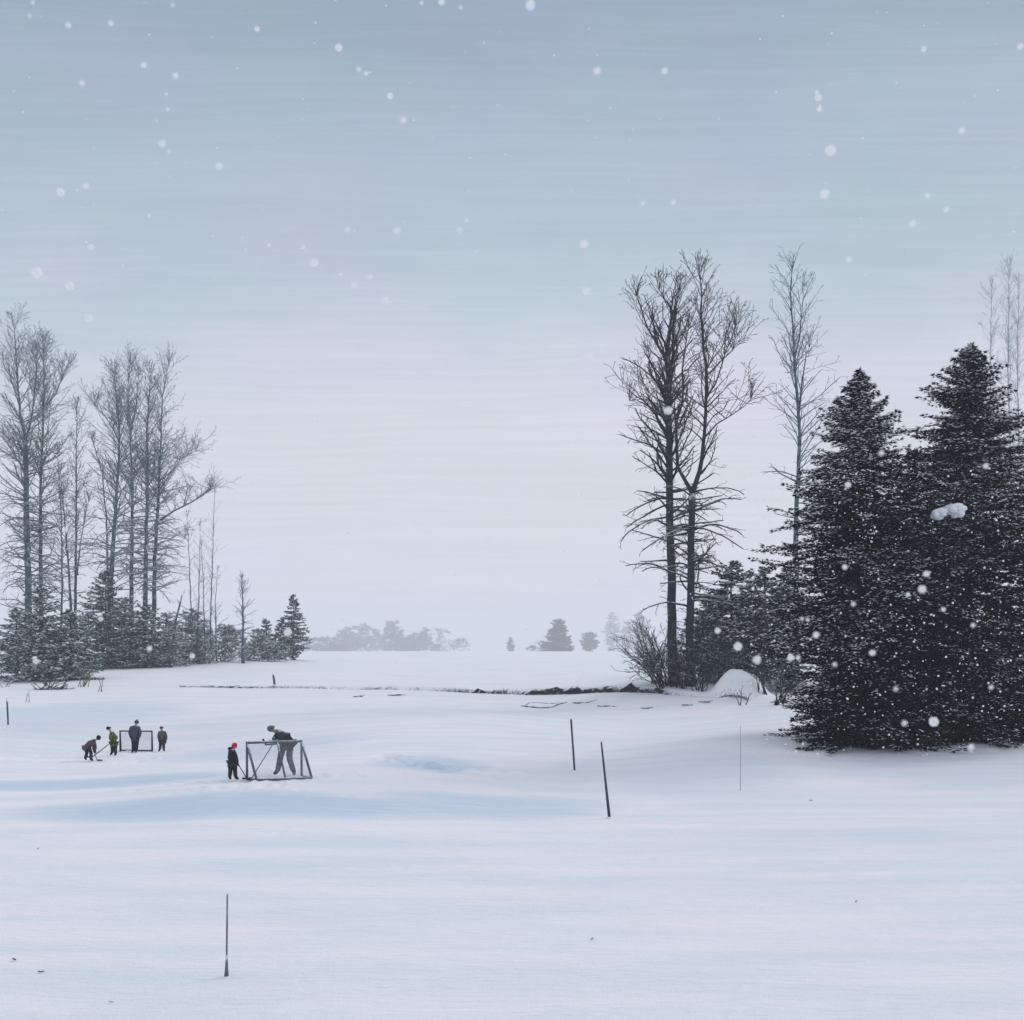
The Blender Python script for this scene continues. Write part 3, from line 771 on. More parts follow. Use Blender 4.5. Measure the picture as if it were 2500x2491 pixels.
conifer('distant_tree', 'small round faint tree right of the lone far conical tree', 'tree', 1440, 1290., 21., [(0, 2.4), (.15, 7.8), (.45, 10.5), (.8, 7.2), (1, .8)], 322, M_needle_far, snow=0, dens=.6, sl=2.9, sw=.36, whorl=1.6, nbr=9, lift=.15)
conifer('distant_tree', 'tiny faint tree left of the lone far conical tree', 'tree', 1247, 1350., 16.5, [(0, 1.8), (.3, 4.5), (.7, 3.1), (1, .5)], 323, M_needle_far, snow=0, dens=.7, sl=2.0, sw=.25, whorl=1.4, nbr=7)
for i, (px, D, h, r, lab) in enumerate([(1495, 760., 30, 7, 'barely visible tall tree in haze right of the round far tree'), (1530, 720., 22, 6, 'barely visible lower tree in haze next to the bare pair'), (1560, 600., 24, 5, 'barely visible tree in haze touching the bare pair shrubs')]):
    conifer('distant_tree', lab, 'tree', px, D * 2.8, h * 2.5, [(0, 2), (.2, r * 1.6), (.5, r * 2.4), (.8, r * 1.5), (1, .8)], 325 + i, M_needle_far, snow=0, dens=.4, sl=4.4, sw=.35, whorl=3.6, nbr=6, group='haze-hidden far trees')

# shrubs
for i, (px, D, h, n, sp, bias, lab) in enumerate([
    (1618, 82., 5.4, 16, .7, -.45, 'dense bare shrub bristling at the very left of the pair'),
    (1648, 82.2, 4.2, 14, .4, -.1, 'dense dark twigs wrapped round the left trunk foot'),
    (1632, 83., 6.2, 12, .65, -.35, 'bare many-stemmed shrub fanning out left of the bare pair'),
    (1600, 84.5, 3.2, 8, .9, -.5, 'low bare shrub spreading left at the foot of the pair'),
    (1665, 81.5, 2.6, 9, .5, 0, 'dark bare shrub between the two big trunks'),
    (1712, 80.5, 3.6, 11, .55, .05, 'dark bare shrub right at the foot of the forked tree'),
    (1762, 80.5, 3.8, 9, .55, .1, 'dark bare shrub left of the round snow mound'),
    (1690, 84., 5.0, 9, .5, .15, 'tall bare shrub behind the forked tree trunk'),
    (1868, 77., 3.6, 7, .35, -.1, 'thin bare shrub right of the round snow mound'),
    (1812, 74.5, 1.5, 3, .5, -.1, 'small bare twig poking up in front of the snow mound'),
    (1895, 74., 3.0, 8, .5, .1, 'bare shrub against the lower left side of the big spruce')]):
    bare_shrub('bare_shrub', lab, px, D, h, 400 + i, n, sp, group='bare shrubs behind the stream', bias=bias)
bare_shrub('bare_shrub', 'thin olive shrub at the right foot of the front left clump', 200, 104., 2.4, 420, 10, .7, M_olive)
bare_shrub('bare_shrub', 'dark low twigs at the left edge below the front clump', 8, 104., 2.4, 421, 5, 1.0, M_twig_pale)
bare_shrub('bare_shrub', 'small faint twig standing alone in the snow right of the front clump', 240, 98., 1.7, 422, 3, .25, M_twig_pale)
bare_shrub('bare_shrub', 'small faint twig in the snow below the front left clump', 75, 88., .9, 423, 2, .3, M_twig_pale)
# fallen dark branch pile at left foot
rt = empty('brush_pile', place(128, 101.)); tag(rt, 'dark low heap of brush on snow below the front left evergreens', 'brush pile')
segs = []; rng = random.Random(9)
for k in range(26):
    branch(segs, Vector((rng.uniform(-1.6, 1.2), rng.uniform(-.5, .5), .05)), Vector((rng.uniform(-1, 1), rng.uniform(-.4, .4), rng.uniform(0, .5))).normalized(), rng.uniform(.6, 1.8), .06, 1, rng, -.05, .03, .3, .6)
V_, F_ = prisms(segs, 4); mesh_np('dead_twigs', V_, F_, M_twig, rt)

# ------------------------------------------------------------------ stream bank
rs = np.random.RandomState(77)
xs = np.arange(bx_[0], bx_[-1], .16)
yb = np.interp(xs, bx_, by_); hb = np.interp(xs, bx_, bh_) * (1 + .5 * fbm(xs / 2.5, xs * 0, 21, 3))
gap = np.clip(fbm(xs / 3.2, xs * 0, 61, 3) * 2.5 + .7, 0, 1) * np.clip((xs - bx_[0]) / 6, 0, 1)
zl = ground(xs, yb - .1)
rowsV = []
hb = hb * (1 + .9 * fbm(xs / .7, xs * 0, 63, 3))
for k, (dy, f) in enumerate([(-.45, 0), (-.3, .10), (-.15, .5), (.0, .85), (.15, 1.0), (.4, 1.02)]):
    jz = fbm(xs / .5, xs * 0 + k, 70, 3)
    rowsV.append(np.stack([xs, yb + dy + jz * .15, zl - .10 + (hb * gap * (f + .4 * jz) + .10 * gap)], 1))
V_ = np.stack(rowsV, 1).reshape(-1, 3); nk = 6
ii = (np.arange(len(xs) - 1)[:, None] * nk + np.arange(nk - 1)[None]).ravel()
bk = mesh_np('stream_bank', V_, np.stack([ii, ii + nk, ii + nk + 1, ii + 1], -1), M_dark, smooth=True)
tag(bk, 'dark broken earth bank of the stream running across the snow field', kind='structure')
# grass on the bank (uncountable)
m = 9000
xg = rs.uniform(bx_[0] + 6, bx_[-1], m)
dg = np.interp(xg, xs, gap) * np.interp(xg, bx_, bh_ / .5)
xg = xg[rs.rand(m) < .15 + dg]; m = len(xg)
yg = np.interp(xg, bx_, by_) + rs.uniform(-.5, .25, m)
zg = ground(xg, yg)
P = np.stack([xg, yg, zg - .03], 1)
hgt = rs.uniform(.08, .34, m) * (.35 + 1.2 * np.interp(xg, bx_, bh_)) * (1 + 1.2 * fbm(xg / 1.2, xg * 0, 91, 2))
tip = P + np.stack([rs.normal(0, .5, m) * hgt, rs.normal(0, .2, m) * hgt, hgt], 1)
w = np.stack([np.full(m, .018), np.zeros(m), np.zeros(m)], 1)
gr = mesh_np('bank_grass', np.stack([P - w, P + w, tip], 1).reshape(-1, 3), np.arange(m * 3).reshape(-1, 3), M_moss)
tag(gr, 'dark dead grass growing out of the stream bank', 'grass', kind='stuff')
# open water with snow rim in front of the bank
M_water, t, b = new_mat('dark_water'); b.inputs['Base Color'].default_value = (.03, .045, .05, 1); b.inputs['Roughness'].default_value = .25
g3 = Geo()
for line, w0, w1 in [([(1272, 1724), (1290, 1727), (1310, 1729), (1335, 1729), (1352, 1726), (1366, 1720), (1386, 1715)], .03, .10), ([(1284, 1722), (1292, 1717), (1312, 1716), (1334, 1718), (1356, 1718), (1368, 1716)], .015, .05)]:
    ring = []
    for i in range(len(line) - 1):
        for k in range(6):
            f = k / 6
            q = locate(line[i][0] * (1 - f) + line[i + 1][0] * f, line[i][1] * (1 - f) + line[i + 1][1] * f + rng.uniform(-.5, .5))
            ring.append((q[0], q[1], q[2]))
    g3.tube(ring, [rng.uniform(w0, w1) for _ in ring], 6)
ih = g3.build('pool_rim', M_dark)
tag(ih, 'thin dark broken outline of a small frozen pool in front of the stream bank', 'pool rim')
# little dark debris
for i, (x0, x1, py) in enumerate([(1395, 1445, 1718), (1457, 1500, 1726), (1560, 1590, 1731), (1700, 1740, 1716), (925, 970, 1699), (860, 895, 1702), (1660, 1690, 1724), (1880, 1905, 1717)]):
    segs = []
    D = {0: 84, 1: 82, 2: 80, 3: 78, 4: 93, 5: 94, 6: 78, 7: 74}[i]
    rt = empty('twig_litter', locate((x0 + x1) / 2, py)); rt.location.z += .02; D = rt.location.y
    tag(rt, ['dark twigs on snow just right of the frozen pool rim', 'curved dark twigs on snow further right of the pool rim', 'short dark twigs on snow below the bank left of the pair', 'dark twigs on snow right below the pair shrubs',
             'thin dark twigs on snow under the middle of the bank', 'thin dark twigs on snow under the left part of the bank', 'dark twigs on snow below the left bare tree', 'dark twigs on snow beside the big spruce foot'][i], 'twigs', 'dark twigs scattered below the bank')
    wl = (x1 - x0) / F * D
    for k in range(5):
        branch(segs, Vector((rng.uniform(-.5, .4) * wl, rng.uniform(-.3, .3), .03)), Vector((1, rng.uniform(-.3, .3), rng.uniform(-.05, .08))).normalized(), wl * rng.uniform(.25, .6), .045, 1, rng, -.02, .02, .3, .4)
    V_, F_ = prisms(segs, 4); mesh_np('dead_twigs', V_, F_, M_twig, rt)

# ------------------------------------------------------------------ poles and posts
def pole(name, label, top, base, D, r0, r1, mat, group=None, sleeve=None):
    x, y_, z0 = place(base[0], D)
    tp = pt(top[0], top[1], D)
    root = empty(name, (x, y_, z0)); tag(root, label, 'pole', group)
    g_ = Geo(); v = tp - Vector((x, y_, z0))
    g_.tube([(-v * .06)[:], (v * .3)[:], (v * .7)[:], v[:]], [r0, (r0 * 2 + r1) / 3, (r0 + 2 * r1) / 3, r1], 8)
    if sleeve is None:
        o = g_.build('shaft', mat, root)
    else:
        o = g_.build('shaft', mat, root)
        s_ = Geo(); s_.tube([(0, 0, -.05), (0, 0, .02), tuple(v * .12), tuple(v * .27)], [sleeve * 1.1, sleeve * 1.0, sleeve * .62, r0 * 1.1], 8)
        s_.build('sleeve', mat, root)
    c = Geo(); c.ball((0, 0, -.015), (r0 * 2 + .03, r0 * 2 + .03, r0 * 1.2 + .02), 12, 5, zmin=0, jit=.12)
    c.build('snow_collar', M_clump, root)
    return root
pole('marker_pole', 'thin upright dark pole with thick snowy foot, nearest in the foreground', (555, 2182), (553, 2385), 15.5, .014, .012, M_pole_grey, 'marker poles in the field', sleeve=.034)
pole('marker_pole', 'dark leaning pole, nearer and longer of the two right of centre', (1468, 1812), (1488, 1995), 30.6, .045, .022, M_pole, 'marker poles in the field')
pole('marker_pole', 'dark slightly leaning pole, farther of the two right of centre', (1394, 1756), (1403, 1883), 41., .04, .035, M_pole, 'marker poles in the field')
pole('marker_pole', 'very thin pale pole standing left of the spruces', (1808, 1772), (1808, 1930), 35.5, .012, .010, M_post_pale, 'marker poles in the field')
pole('fence_post', 'short weathered post standing by the left end of the stream bank', (667, 1646), (671, 1688), 101., .13, .09, M_post, 'weathered posts')
pole('fence_post', 'snow-patched post at the left edge of the field', (17, 1704), (20, 1772), 66., .06, .05, M_post, 'weathered posts')

# withered leaves blown onto the near snow
for i, (px, py, sz, lab) in enumerate([(35, 2350, .05, 'curled grey leaf on snow, farthest left in the foreground'), (100, 2377, .045, 'curled grey leaf on snow right of another at the lower left'), (272, 2455, .03, 'small yellowish leaf on snow near the bottom left'),
                              (1445, 2297, .035, 'small grey leaf on snow low in the middle right'), (2090, 2204, .04, 'thin grey leaf on snow at the lower right'), (93, 2075, .035, 'tiny grey leaf on snow left of the nearest pole'),
                              (1980, 1957, .05, 'small dark leaf on snow below the big spruces')]):
    q = locate(px, py)
    rt = empty('dead_leaf', (q[0], q[1], q[2] + .012)); tag(rt, lab, 'leaf', 'dead leaves on the foreground snow')
    a = rng.uniform(0, 3.14); vv = []; ff = []
    for k in range(7):
        f = k / 6 - .5; w_ = .38 * math.cos(f * math.pi) ** .8 + .02
        for sgn in (-1, 0, 1):
            x_, y2 = f * 2 * sz, sgn * w_ * sz
            vv.append((x_ * math.cos(a) - y2 * math.sin(a), x_ * math.sin(a) + y2 * math.cos(a), (abs(sgn) * .35 + 1.2 * f * f) * sz))
    for k in range(6):
        for j in range(2):
            b0 = k * 3 + j; ff.append((b0, b0 + 1, b0 + 4, b0 + 3))
    o = mesh_np('leaf_blade', vv, ff, M_leaf_y if i == 2 else M_leaf, rt, smooth=True)
    st2 = Geo(); st2.tube([(math.cos(a) * sz, math.sin(a) * sz, .3 * sz), (math.cos(a) * sz * 1.7, math.sin(a) * sz * 1.7, .1 * sz)], .002, 5); st2.build('stalk', M_leaf, rt)

# ------------------------------------------------------------------ goals
def goal(label, px, D, FL, FR, BL, BR, h, mat, r, mid=True, group='hockey goals'):
    x, y_, z_ = place(px, D)
    root = empty('hockey_goal', (x, y_, z_)); tag(root, label, 'goal', group)
    def gnd(p): return Vector((p[0], p[1], gz(x + p[0], y_ + p[1]) - z_ + r * .8))
    fl, fr, bl, br = gnd(FL), gnd(FR), gnd(BL), gnd(BR)
    up = Vector((0, 0, h)); tl, tr_ = fl + up, fr + up
    def bar(nm, pts, rr=r):
        g_ = Geo(); g_.tube([p[:] for p in pts], rr, 8); return g_.build(nm, mat, root)
    bar('post', [fl, tl + Vector((0, 0, r))]); bar('post', [fr, tr_ + Vector((0, 0, r))])
    bar('crossbar', [tl, tr_], r * .95)
    bar('back_bar', [tl - Vector((0, 0, .03)), bl]); bar('back_bar', [tr_ - Vector((0, 0, .03)), br])
    bar('base_frame', [fl, bl, br, fr], r * 1.15)
    if mid:
        mt, mb_ = tl.lerp(tr_, .55), bl.lerp(br, .52)
        bar('center_brace', [mt, mb_], r * .8)
    # net: cords hung on the back and both sides
    g_ = Geo()
    def netface(a, b_, c, d, nu, nv):
        for i in range(nu + 1):
            f = i / nu; g_.tube([a.lerp(b_, f)[:], d.lerp(c, f)[:]], .0026, 3, cap=False)
        for j in range(nv + 1):
            f = j / nv; g_.tube([a.lerp(d, f)[:], b_.lerp(c, f)[:]], .0026, 3, cap=False)
    netface(tl, tr_, br, bl, 42, 30)
    netface(tl, tl.lerp(fl, .02), fl, bl, 1, 14); netface(tr_, tr_.lerp(fr, .02), fr, br, 1, 14)
    g_.build('net', M_net, root, smooth=False)
    return root
# near goal seen from behind
goal('nearer hockey goal frame turned away, a man leaning over it', 603, 35.9, (0, 0), (1.64, .75), (.38, -.28), (2.04, .42), 1.18, M_goal, .041)
goal('farther small hockey goal facing us with an adult standing in its mouth', 293, 55.6, (0, 0), (1.6, .05), (-.13, .5), (1.47, .55), 1.02, M_goal_far, .036, mid=False)

# ------------------------------------------------------------------ people
def skinned(name, pts, edges, rad, mat, parent, sub=2, root=0):
    me = bpy.data.meshes.new(name)
    me.from_pydata([tuple(p) for p in pts], edges, [])
    o = bpy.data.objects.new(name + '_tmp', me); COL.objects.link(o)
    sk = o.modifiers.new('skin', 'SKIN'); sk.use_smooth_shade = True
    for i, v in enumerate(me.skin_vertices[0].data):
        r = rad[i]; v.radius = (r if not hasattr(r, '__len__') else r[0], r if not hasattr(r, '__len__') else r[1])
        v.use_root = (i == root)
    ss = o.modifiers.new('sub', 'SUBSURF'); ss.levels = sub; ss.render_levels = sub
    dg_ = bpy.context.evaluated_depsgraph_get()
    dg_.update()
    em = bpy.data.meshes.new_from_object(o.evaluated_get(dg_))
    bpy.data.objects.remove(o)
    em.materials.clear(); em.materials.append(mat)
    for p in em.polygons: p.use_smooth = True
    o = bpy.data.objects.new(name, em); COL.objects.link(o); o.parent = parent
    return o
M_skin = simple('skin', (.36, .26, .22), .6, .05)
M_eye = simple('dark_eye', (.02, .02, .02), .4, .05)
def cloth(name, c, var=.35): return snowy(name, c, .72, 1.25, 9, .5, .95, var)
def person(label, px, D, k, J, col, face, hat='beanie', coat=0.0, bulk=1.0, group='hockey players', up_head=None, snowback=False):
    """J: joints in metres (x right, y away, z up) from the feet; face: unit vector the head looks along"""
    root = empty('person', place(px, D)); tag(root, label, 'person', group)
    z0 = root.location.z
    def v(n): return Vector(J[n]) * 1.0
    fc = Vector(face).normalized()
    # ankles follow the ground
    P = {n: v(n) for n in J}
    hd = P['head']; nk = P['neck']; hup = (hd - nk).normalized() if up_head is None else Vector(up_head).normalized()
    R = k
    names = ['pelvis', 'waist', 'chest', 'neck', 'h0', 'h1', 'h2', 'nose', 'shl', 'ell', 'wrl', 'hal', 'shr', 'elr', 'wrr', 'har', 'hil', 'knl', 'anl', 'tol', 'hir', 'knr', 'anr', 'tor', 'earl', 'earr']
    P['waist'] = P['pelvis'].lerp(P['chest'], .5)
    P['h0'] = hd - hup * .07 * k; P['h1'] = hd + hup * .01 * k; P['h2'] = hd + hup * .085 * k
    P['nose'] = hd + fc * .115 * k
    sidev = hup.cross(fc).normalized()
    P['earl'] = hd + sidev * .10 * k; P['earr'] = hd - sidev * .10 * k
    for s_ in 'lr':
        if 'hi' + s_ not in P:
            P['hi' + s_] = P['pelvis'] + Vector((-.10 if s_ == 'l' else .10, 0, -.06)) * k
        P['ha' + s_] = P['wr' + s_] + (P['wr' + s_] - P['el' + s_]).normalized() * .08 * k
        if 'to' + s_ not in P:
            P['to' + s_] = P['an' + s_] + Vector((fc.x, fc.y, 0)).normalized() * .15 * k + Vector((0, 0, -.03))
    idx = {n: i for i, n in enumerate(names)}
    E = [('pelvis', 'waist'), ('waist', 'chest'), ('chest', 'neck'), ('neck', 'h0'), ('h0', 'h1'), ('h1', 'h2'), ('h1', 'nose'), ('chest', 'shl'), ('shl', 'ell'), ('ell', 'wrl'), ('wrl', 'hal'),
         ('chest', 'shr'), ('shr', 'elr'), ('elr', 'wrr'), ('wrr', 'har'), ('pelvis', 'hil'), ('hil', 'knl'), ('knl', 'anl'), ('anl', 'tol'), ('pelvis', 'hir'), ('hir', 'knr'), ('knr', 'anr'), ('anr', 'tor'), ('h1', 'earl'), ('h1', 'earr')]
    rad = dict(pelvis=.12, waist=.11, chest=.13, neck=.05, h0=.065, h1=.09, h2=.07, nose=.018, shl=.06, ell=.042, wrl=.03, hal=.03, hil=.085, knl=.058, anl=.042, tol=.035, earl=.014, earr=.014)
    for n in ('sh', 'el', 'wr', 'ha', 'hi', 'kn', 'an', 'to'): rad[n + 'r'] = rad[n + 'l']
    skinned('body', [P[n] for n in names], [(idx[a], idx[b_]) for a, b_ in E], [rad[n] * k for n in names], M_skin, root)
    # eyes
    g_ = Geo()
    for s_ in (-1, 1): g_.ball(tuple(hd + fc * .085 * k + sidev * .035 * k * s_ + hup * .015 * k), .012 * k, 8, 5)
    g_.build('eyes', M_eye, root)
    # jacket
    hem = P['pelvis'] + (P['pelvis'] - P['waist']).normalized() * (.10 + coat) * k
    hem = Vector((hem.x, hem.y, P['pelvis'].z - (.10 + coat) * k)) if coat > 0 else hem
    jn = [('pelvis', .165), ('waist', .16), ('chest', .175), ('neck', .085), ('shl', .095), ('ell', .075), ('wrl', .06), ('shr', .095), ('elr', .075), ('wrr', .06)]
    pts = [P[n] for n, _ in jn] + [hem]
    ra_ = [(r * k * bulk, r * k * bulk * .8) for _, r in jn] + [(.17 * k * bulk, .14 * k * bulk)]
    skinned('jacket', pts, [(0, 1), (1, 2), (2, 3), (2, 4), (4, 5), (5, 6), (2, 7), (7, 8), (8, 9), (0, 10)], ra_, col['jacket'], root)
    # trousers
    tn = [('pelvis', .15), ('hil', .11), ('knl', .085), ('anl', .072), ('hir', .11), ('knr', .085), ('anr', .072)]
    skinned('trousers', [P[n] for n, _ in tn], [(0, 1), (1, 2), (2, 3), (0, 4), (4, 5), (5, 6)], [r * k * (.5 + .5 * bulk) for _, r in tn], col['trousers'], root)
    for s_ in 'lr':
        a, to = P['an' + s_], P['to' + s_]
        sh = a + Vector((0, 0, .12 * k))
        heel = a + (a - to) * .25 + Vector((0, 0, -.03 * k))
        skinned('boot', [sh, a, heel, to], [(0, 1), (1, 2), (1, 3)], [.062 * k, .06 * k, .045 * k, .045 * k], col['boot'], root)
    # gloves with palm, thumb and four fingers
    for s_ in 'lr':
        wr, ha = P['wr' + s_], P['ha' + s_]
        d = (ha - wr).normalized(); sv = d.cross(Vector((0, 0, 1)));
        if sv.length < .1: sv = Vector((1, 0, 0))
        sv.normalize(); nv = d.cross(sv)
        pts = [wr - d * .03 * k, wr + d * .03 * k, ha]; ed = [(0, 1), (1, 2)]; rr = [.05 * k, .045 * k, .05 * k]
        for q in range(4):
            b0 = ha + d * .035 * k + sv * (q - 1.5) * .026 * k
            ln = (.045, .055, .05, .038)[q] * k
            i0 = len(pts); pts += [b0, b0 + d * ln * .8 - nv * .012 * k, b0 + d * ln * 1.2 - nv * .035 * k]
            ed += [(2, i0), (i0, i0 + 1), (i0 + 1, i0 + 2)]; rr += [.014 * k, .0125 * k, .011 * k]
        i0 = len(pts); b0 = wr + d * .045 * k + sv * .045 * k
        pts += [b0, b0 + (d + sv).normalized() * .035 * k]; ed += [(1, i0), (i0, i0 + 1)]; rr += [.018 * k, .014 * k]
        skinned('glove', pts, ed, rr, col['glove'], root, sub=1)
    # hat
    rot = Matrix((sidev, fc, hup)).transposed()
    hg = Geo()
    c = hd + hup * .012 * k - fc * .012 * k
    if hat == 'hood':
        hg.ball(tuple(hd - fc * .02 * k), (.125 * k, .13 * k, .15 * k), 14, 8, rot=rot, zmin=-.55)
        hg.build('hood', col['hat'], root)
    else:
        hg.ball(tuple(c), (.108 * k, .116 * k, .128 * k), 14, 7, rot=rot, zmin=-.3)
        ringp = [tuple(c + (sidev * math.cos(a) * .100 + fc * math.sin(a) * .108) * k) for a in [2 * math.pi * i / 16 for i in range(17)]]
        hg.tube(ringp, .018 * k, 6, cap=False)
        if hat == 'flaps':
            for s_ in (-1, 1): hg.ball(tuple(hd + sidev * s_ * .10 * k - hup * .045 * k), (.03 * k, .06 * k, .07 * k), 8, 5, rot=rot)
        if hat == 'pompom': hg.ball(tuple(c + hup * .13 * k), .035 * k, 8, 6)
        hg.build('helmet' if hat == 'helmet' else 'hat', col['hat'], root)
    return root
def c_(s, jk, tr_, ht, bt=(.015, .017, .022), gl=(.02, .022, .03)):
    return dict(jacket=cloth(s + '_jacket', jk), trousers=cloth(s + '_trousers', tr_), hat=cloth(s + '_hat', ht), boot=cloth(s + '_boot', bt), glove=cloth(s + '_glove', gl))
# bent-over player, far left
A_ = person('person bent far forward over a stick, maroon coat and black hood, leftmost', 217, 49.6, .82,
    dict(pelvis=(-.09, 0, .66), chest=(.16, 0, .88), neck=(.31, 0, .96), head=(.45, 0, 1.04), shl=(.15, .13, .92), shr=(.18, -.13, .88), ell=(.24, .12, .66), elr=(.27, -.12, .66),
         wrl=(.27, .06, .47), wrr=(.25, -.04, .50), knl=(-.12, .1, .36), anl=(-.22, .12, .09), tol=(-.14, .10, .04), knr=(.13, -.08, .38), anr=(.12, -.08, .07), tor=(.24, -.1, .04)),
    c_('maroon', (.085, .055, .08), (.03, .035, .05), (.012, .014, .02)), (.8, -.15, -.55), 'hood', coat=.12, bulk=1.35, up_head=(.35, 0, .9))
B_ = person('person in olive green jacket leaning on a stick, left of the far goal', 278, 52.1, .92,
    dict(pelvis=(0, 0, .62), chest=(-.10, 0, .97), neck=(-.15, 0, 1.14), head=(-.24, -.02, 1.27), shl=(-.17, .14, 1.02), shr=(.0, -.15, 1.04), ell=(-.20, .08, .80), elr=(.20, -.12, .86),
         wrl=(-.04, -.10, .66), wrr=(.06, -.16, .68), knl=(-.09, .06, .35), anl=(-.11, .08, .09), tol=(-.20, .02, .04), knr=(.08, -.04, .34), anr=(.11, -.05, .07), tor=(.10, -.18, .04)),
    c_('olive', (.085, .11, .04), (.025, .035, .035), (.02, .022, .03)), (-.7, -.6, -.35), 'beanie', bulk=1.25)
C_ = person('tall adult standing upright in the mouth of the far goal, slate padded coat', 330, 55.2, 1.0,
    dict(pelvis=(.0, 0, .78), chest=(-.01, 0, 1.17), neck=(.03, 0, 1.36), head=(.07, 0, 1.51), shl=(-.20, 0, 1.24), shr=(.18, 0, 1.24), ell=(-.27, -.02, .98), elr=(.27, -.02, .96),
         wrl=(-.17, -.12, .80), wrr=(.20, -.12, .76), knl=(-.08, 0, .42), anl=(-.10, 0, .09), tol=(-.11, -.14, .04), knr=(.07, 0, .42), anr=(.06, 0, .09), tor=(.08, -.14, .04)),
    c_('slate', (.055, .06, .09), (.022, .028, .05), (.03, .035, .05)), (.5, -.85, -.1), 'pompom', coat=.14, bulk=1.4)
D_ = person('short person standing right of the far goal in brown knee-length coat', 396, 55.6, .82,
    dict(pelvis=(.0, 0, .62), chest=(.0, 0, .93), neck=(-.02, 0, 1.07), head=(-.04, 0, 1.19), shl=(-.15, 0, .98), shr=(.15, 0, .98), ell=(-.19, -.02, .77), elr=(.22, -.02, .76),
         wrl=(-.14, -.06, .58), wrr=(.21, -.08, .56), knl=(-.09, 0, .34), anl=(-.12, 0, .08), tol=(-.19, -.06, .04), knr=(.07, 0, .34), anr=(.08, 0, .08), tor=(.15, -.05, .04)),
    c_('brown', (.085, .078, .08), (.03, .034, .045), (.05, .055, .06)), (-.5, -.8, -.1), 'beanie', coat=.12, bulk=1.25)
E_ = person('child in red earflap hat and dark jacket holding a stick by the near goal', 569, 35.9, .78,
    dict(pelvis=(-.02, 0, .60), chest=(-.01, 0, .88), neck=(.02, 0, 1.01), head=(.05, 0, 1.12), shl=(-.10, .10, .93), shr=(.06, -.11, .93), ell=(-.10, .06, .72), elr=(.13, -.13, .72),
         wrl=(.08, -.04, .62), wrr=(.17, -.10, .57), knl=(-.09, .03, .33), anl=(-.12, .03, .08), tol=(-.06, -.04, .04), knr=(.07, -.03, .33), anr=(.09, -.03, .08), tor=(.20, -.05, .04)),
    c_('child', (.035, .043, .05), (.035, .028, .038), (.55, .012, .035)), (.85, -.4, -.1), 'flaps', bulk=1.3)
hd_ = Geo(); hd_.ball((-.09, .05, 1.02), (.10, .08, .07), 10, 6); hd_.build('hood', cloth('child_hood', (.025, .032, .03)), E_)
F_p = person('adult in grey helmet and dark grey jacket bending over the near goal', 686, 37.2, 1.12,
    dict(pelvis=(.20, .05, 1.15), chest=(.0, -.10, 1.42), neck=(-.14, -.15, 1.49), head=(-.28, -.18, 1.58), shl=(-.06, .10, 1.45), shr=(.03, -.28, 1.41), ell=(-.22, -.10, 1.22), elr=(.08, -.42, 1.17),
         wrl=(-.12, -.34, 1.18), wrr=(-.10, -.46, 1.19), knl=(-.02, -.02, .60), anl=(-.12, 0, .11), tol=(-.26, -.02, .05), knr=(.27, .02, .60), anr=(.44, 0, .10), tor=(.48, -.14, .05)),
    c_('helmeted', (.035, .045, .055), (.075, .08, .115), (.10, .13, .16), gl=(.3, .31, .34)), (-.6, -.35, -.6), 'helmet', coat=0, bulk=1.35)

# ------------------------------------------------------------------ sticks
def stick(label, a, b_, blade_dir, ln=.30, r=.014):
    a = Vector(a); b_ = Vector(b_)
    root = empty('hockey_stick', b_[:]); tag(root, label, 'hockey stick', 'hockey sticks')
    g_ = Geo(); g_.tube([(a - b_)[:], (0, 0, 0)], [r, r * 1.2], 6); g_.build('shaft', M_stick, root)
    bd = Vector(blade_dir).normalized(); ax = (a - b_).normalized()
    upb = (Vector((0, 0, 1)) - bd * bd.z).normalized(); th = bd.cross(upb)
    rot = Matrix((bd, th, upb)).transposed()
    q = Geo()
    q.box(tuple(bd * ln * .30), (ln * .36, .012, .032), rot); q.box(tuple(bd * ln * .78 + th * .012), (ln * .22, .011, .03), rot)
    q.build('blade', M_blade, root)
    return root
def wp(o, p): return Vector(o.location) + Vector(p)
def onground(o, p, dz=.04):
    w_ = wp(o, p); return Vector((w_.x, w_.y, gz(w_.x, w_.y) + dz))
stick('stick held low by the bent-over player at the far left', wp(A_, (.18, -.1, .62)), onground(A_, (.42, -.12, 0)), (1, -.2, 0), .26)
stick('stick slanting down left from the olive jacket player', wp(B_, (.08, -.2, .74)), onground(B_, (-.66, -.9, 0)), (-1, -.5, 0), .30, .02)
stick('stick slanting down right from the red-hatted child', wp(E_, (.10, -.12, .70)), onground(E_, (.50, -.16, 0)), (1, .1, 0), .26)
stick('stick slanting down left inside the near goal from the leaning man', wp(F_p, (-.10, -.46, 1.22)), onground(F_p, (-.72, -1.15, 0)), (-1, -.2, 0), .30, .016)
# the stick lying across the crossbar
gy = 36.3
x0 = (651 - CX) / F * gy; x1 = (690 - CX) / F * gy
stick('dark goalie stick lying across the top bar of the near goal', (x1, gy + .25, CAMZ - (1817 - HY) * gy / F), (x0, gy - .1, CAMZ - (1818 - HY) * gy / F), (-.5, 0, .85), .22, .022)

# ------------------------------------------------------------------ snow lump caught on the spruce, falling snow
root = empty('snow_clump', (pt(2316, 1250, 45.6))[:]); tag(root, 'large white lump of snow caught on a bough of the tallest spruce', 'snow lump')
random.seed(4)
g_ = Geo()
for k in range(22):
    a_ = random.uniform(-.55, .5); g_.ball((a_, random.uniform(-.1, .3), random.uniform(-.2, .2) + a_ * .25), (random.uniform(.12, .28), .25, random.uniform(.09, .2)), 12, 8, jit=.1)
g_.build('lump', M_clump, root)

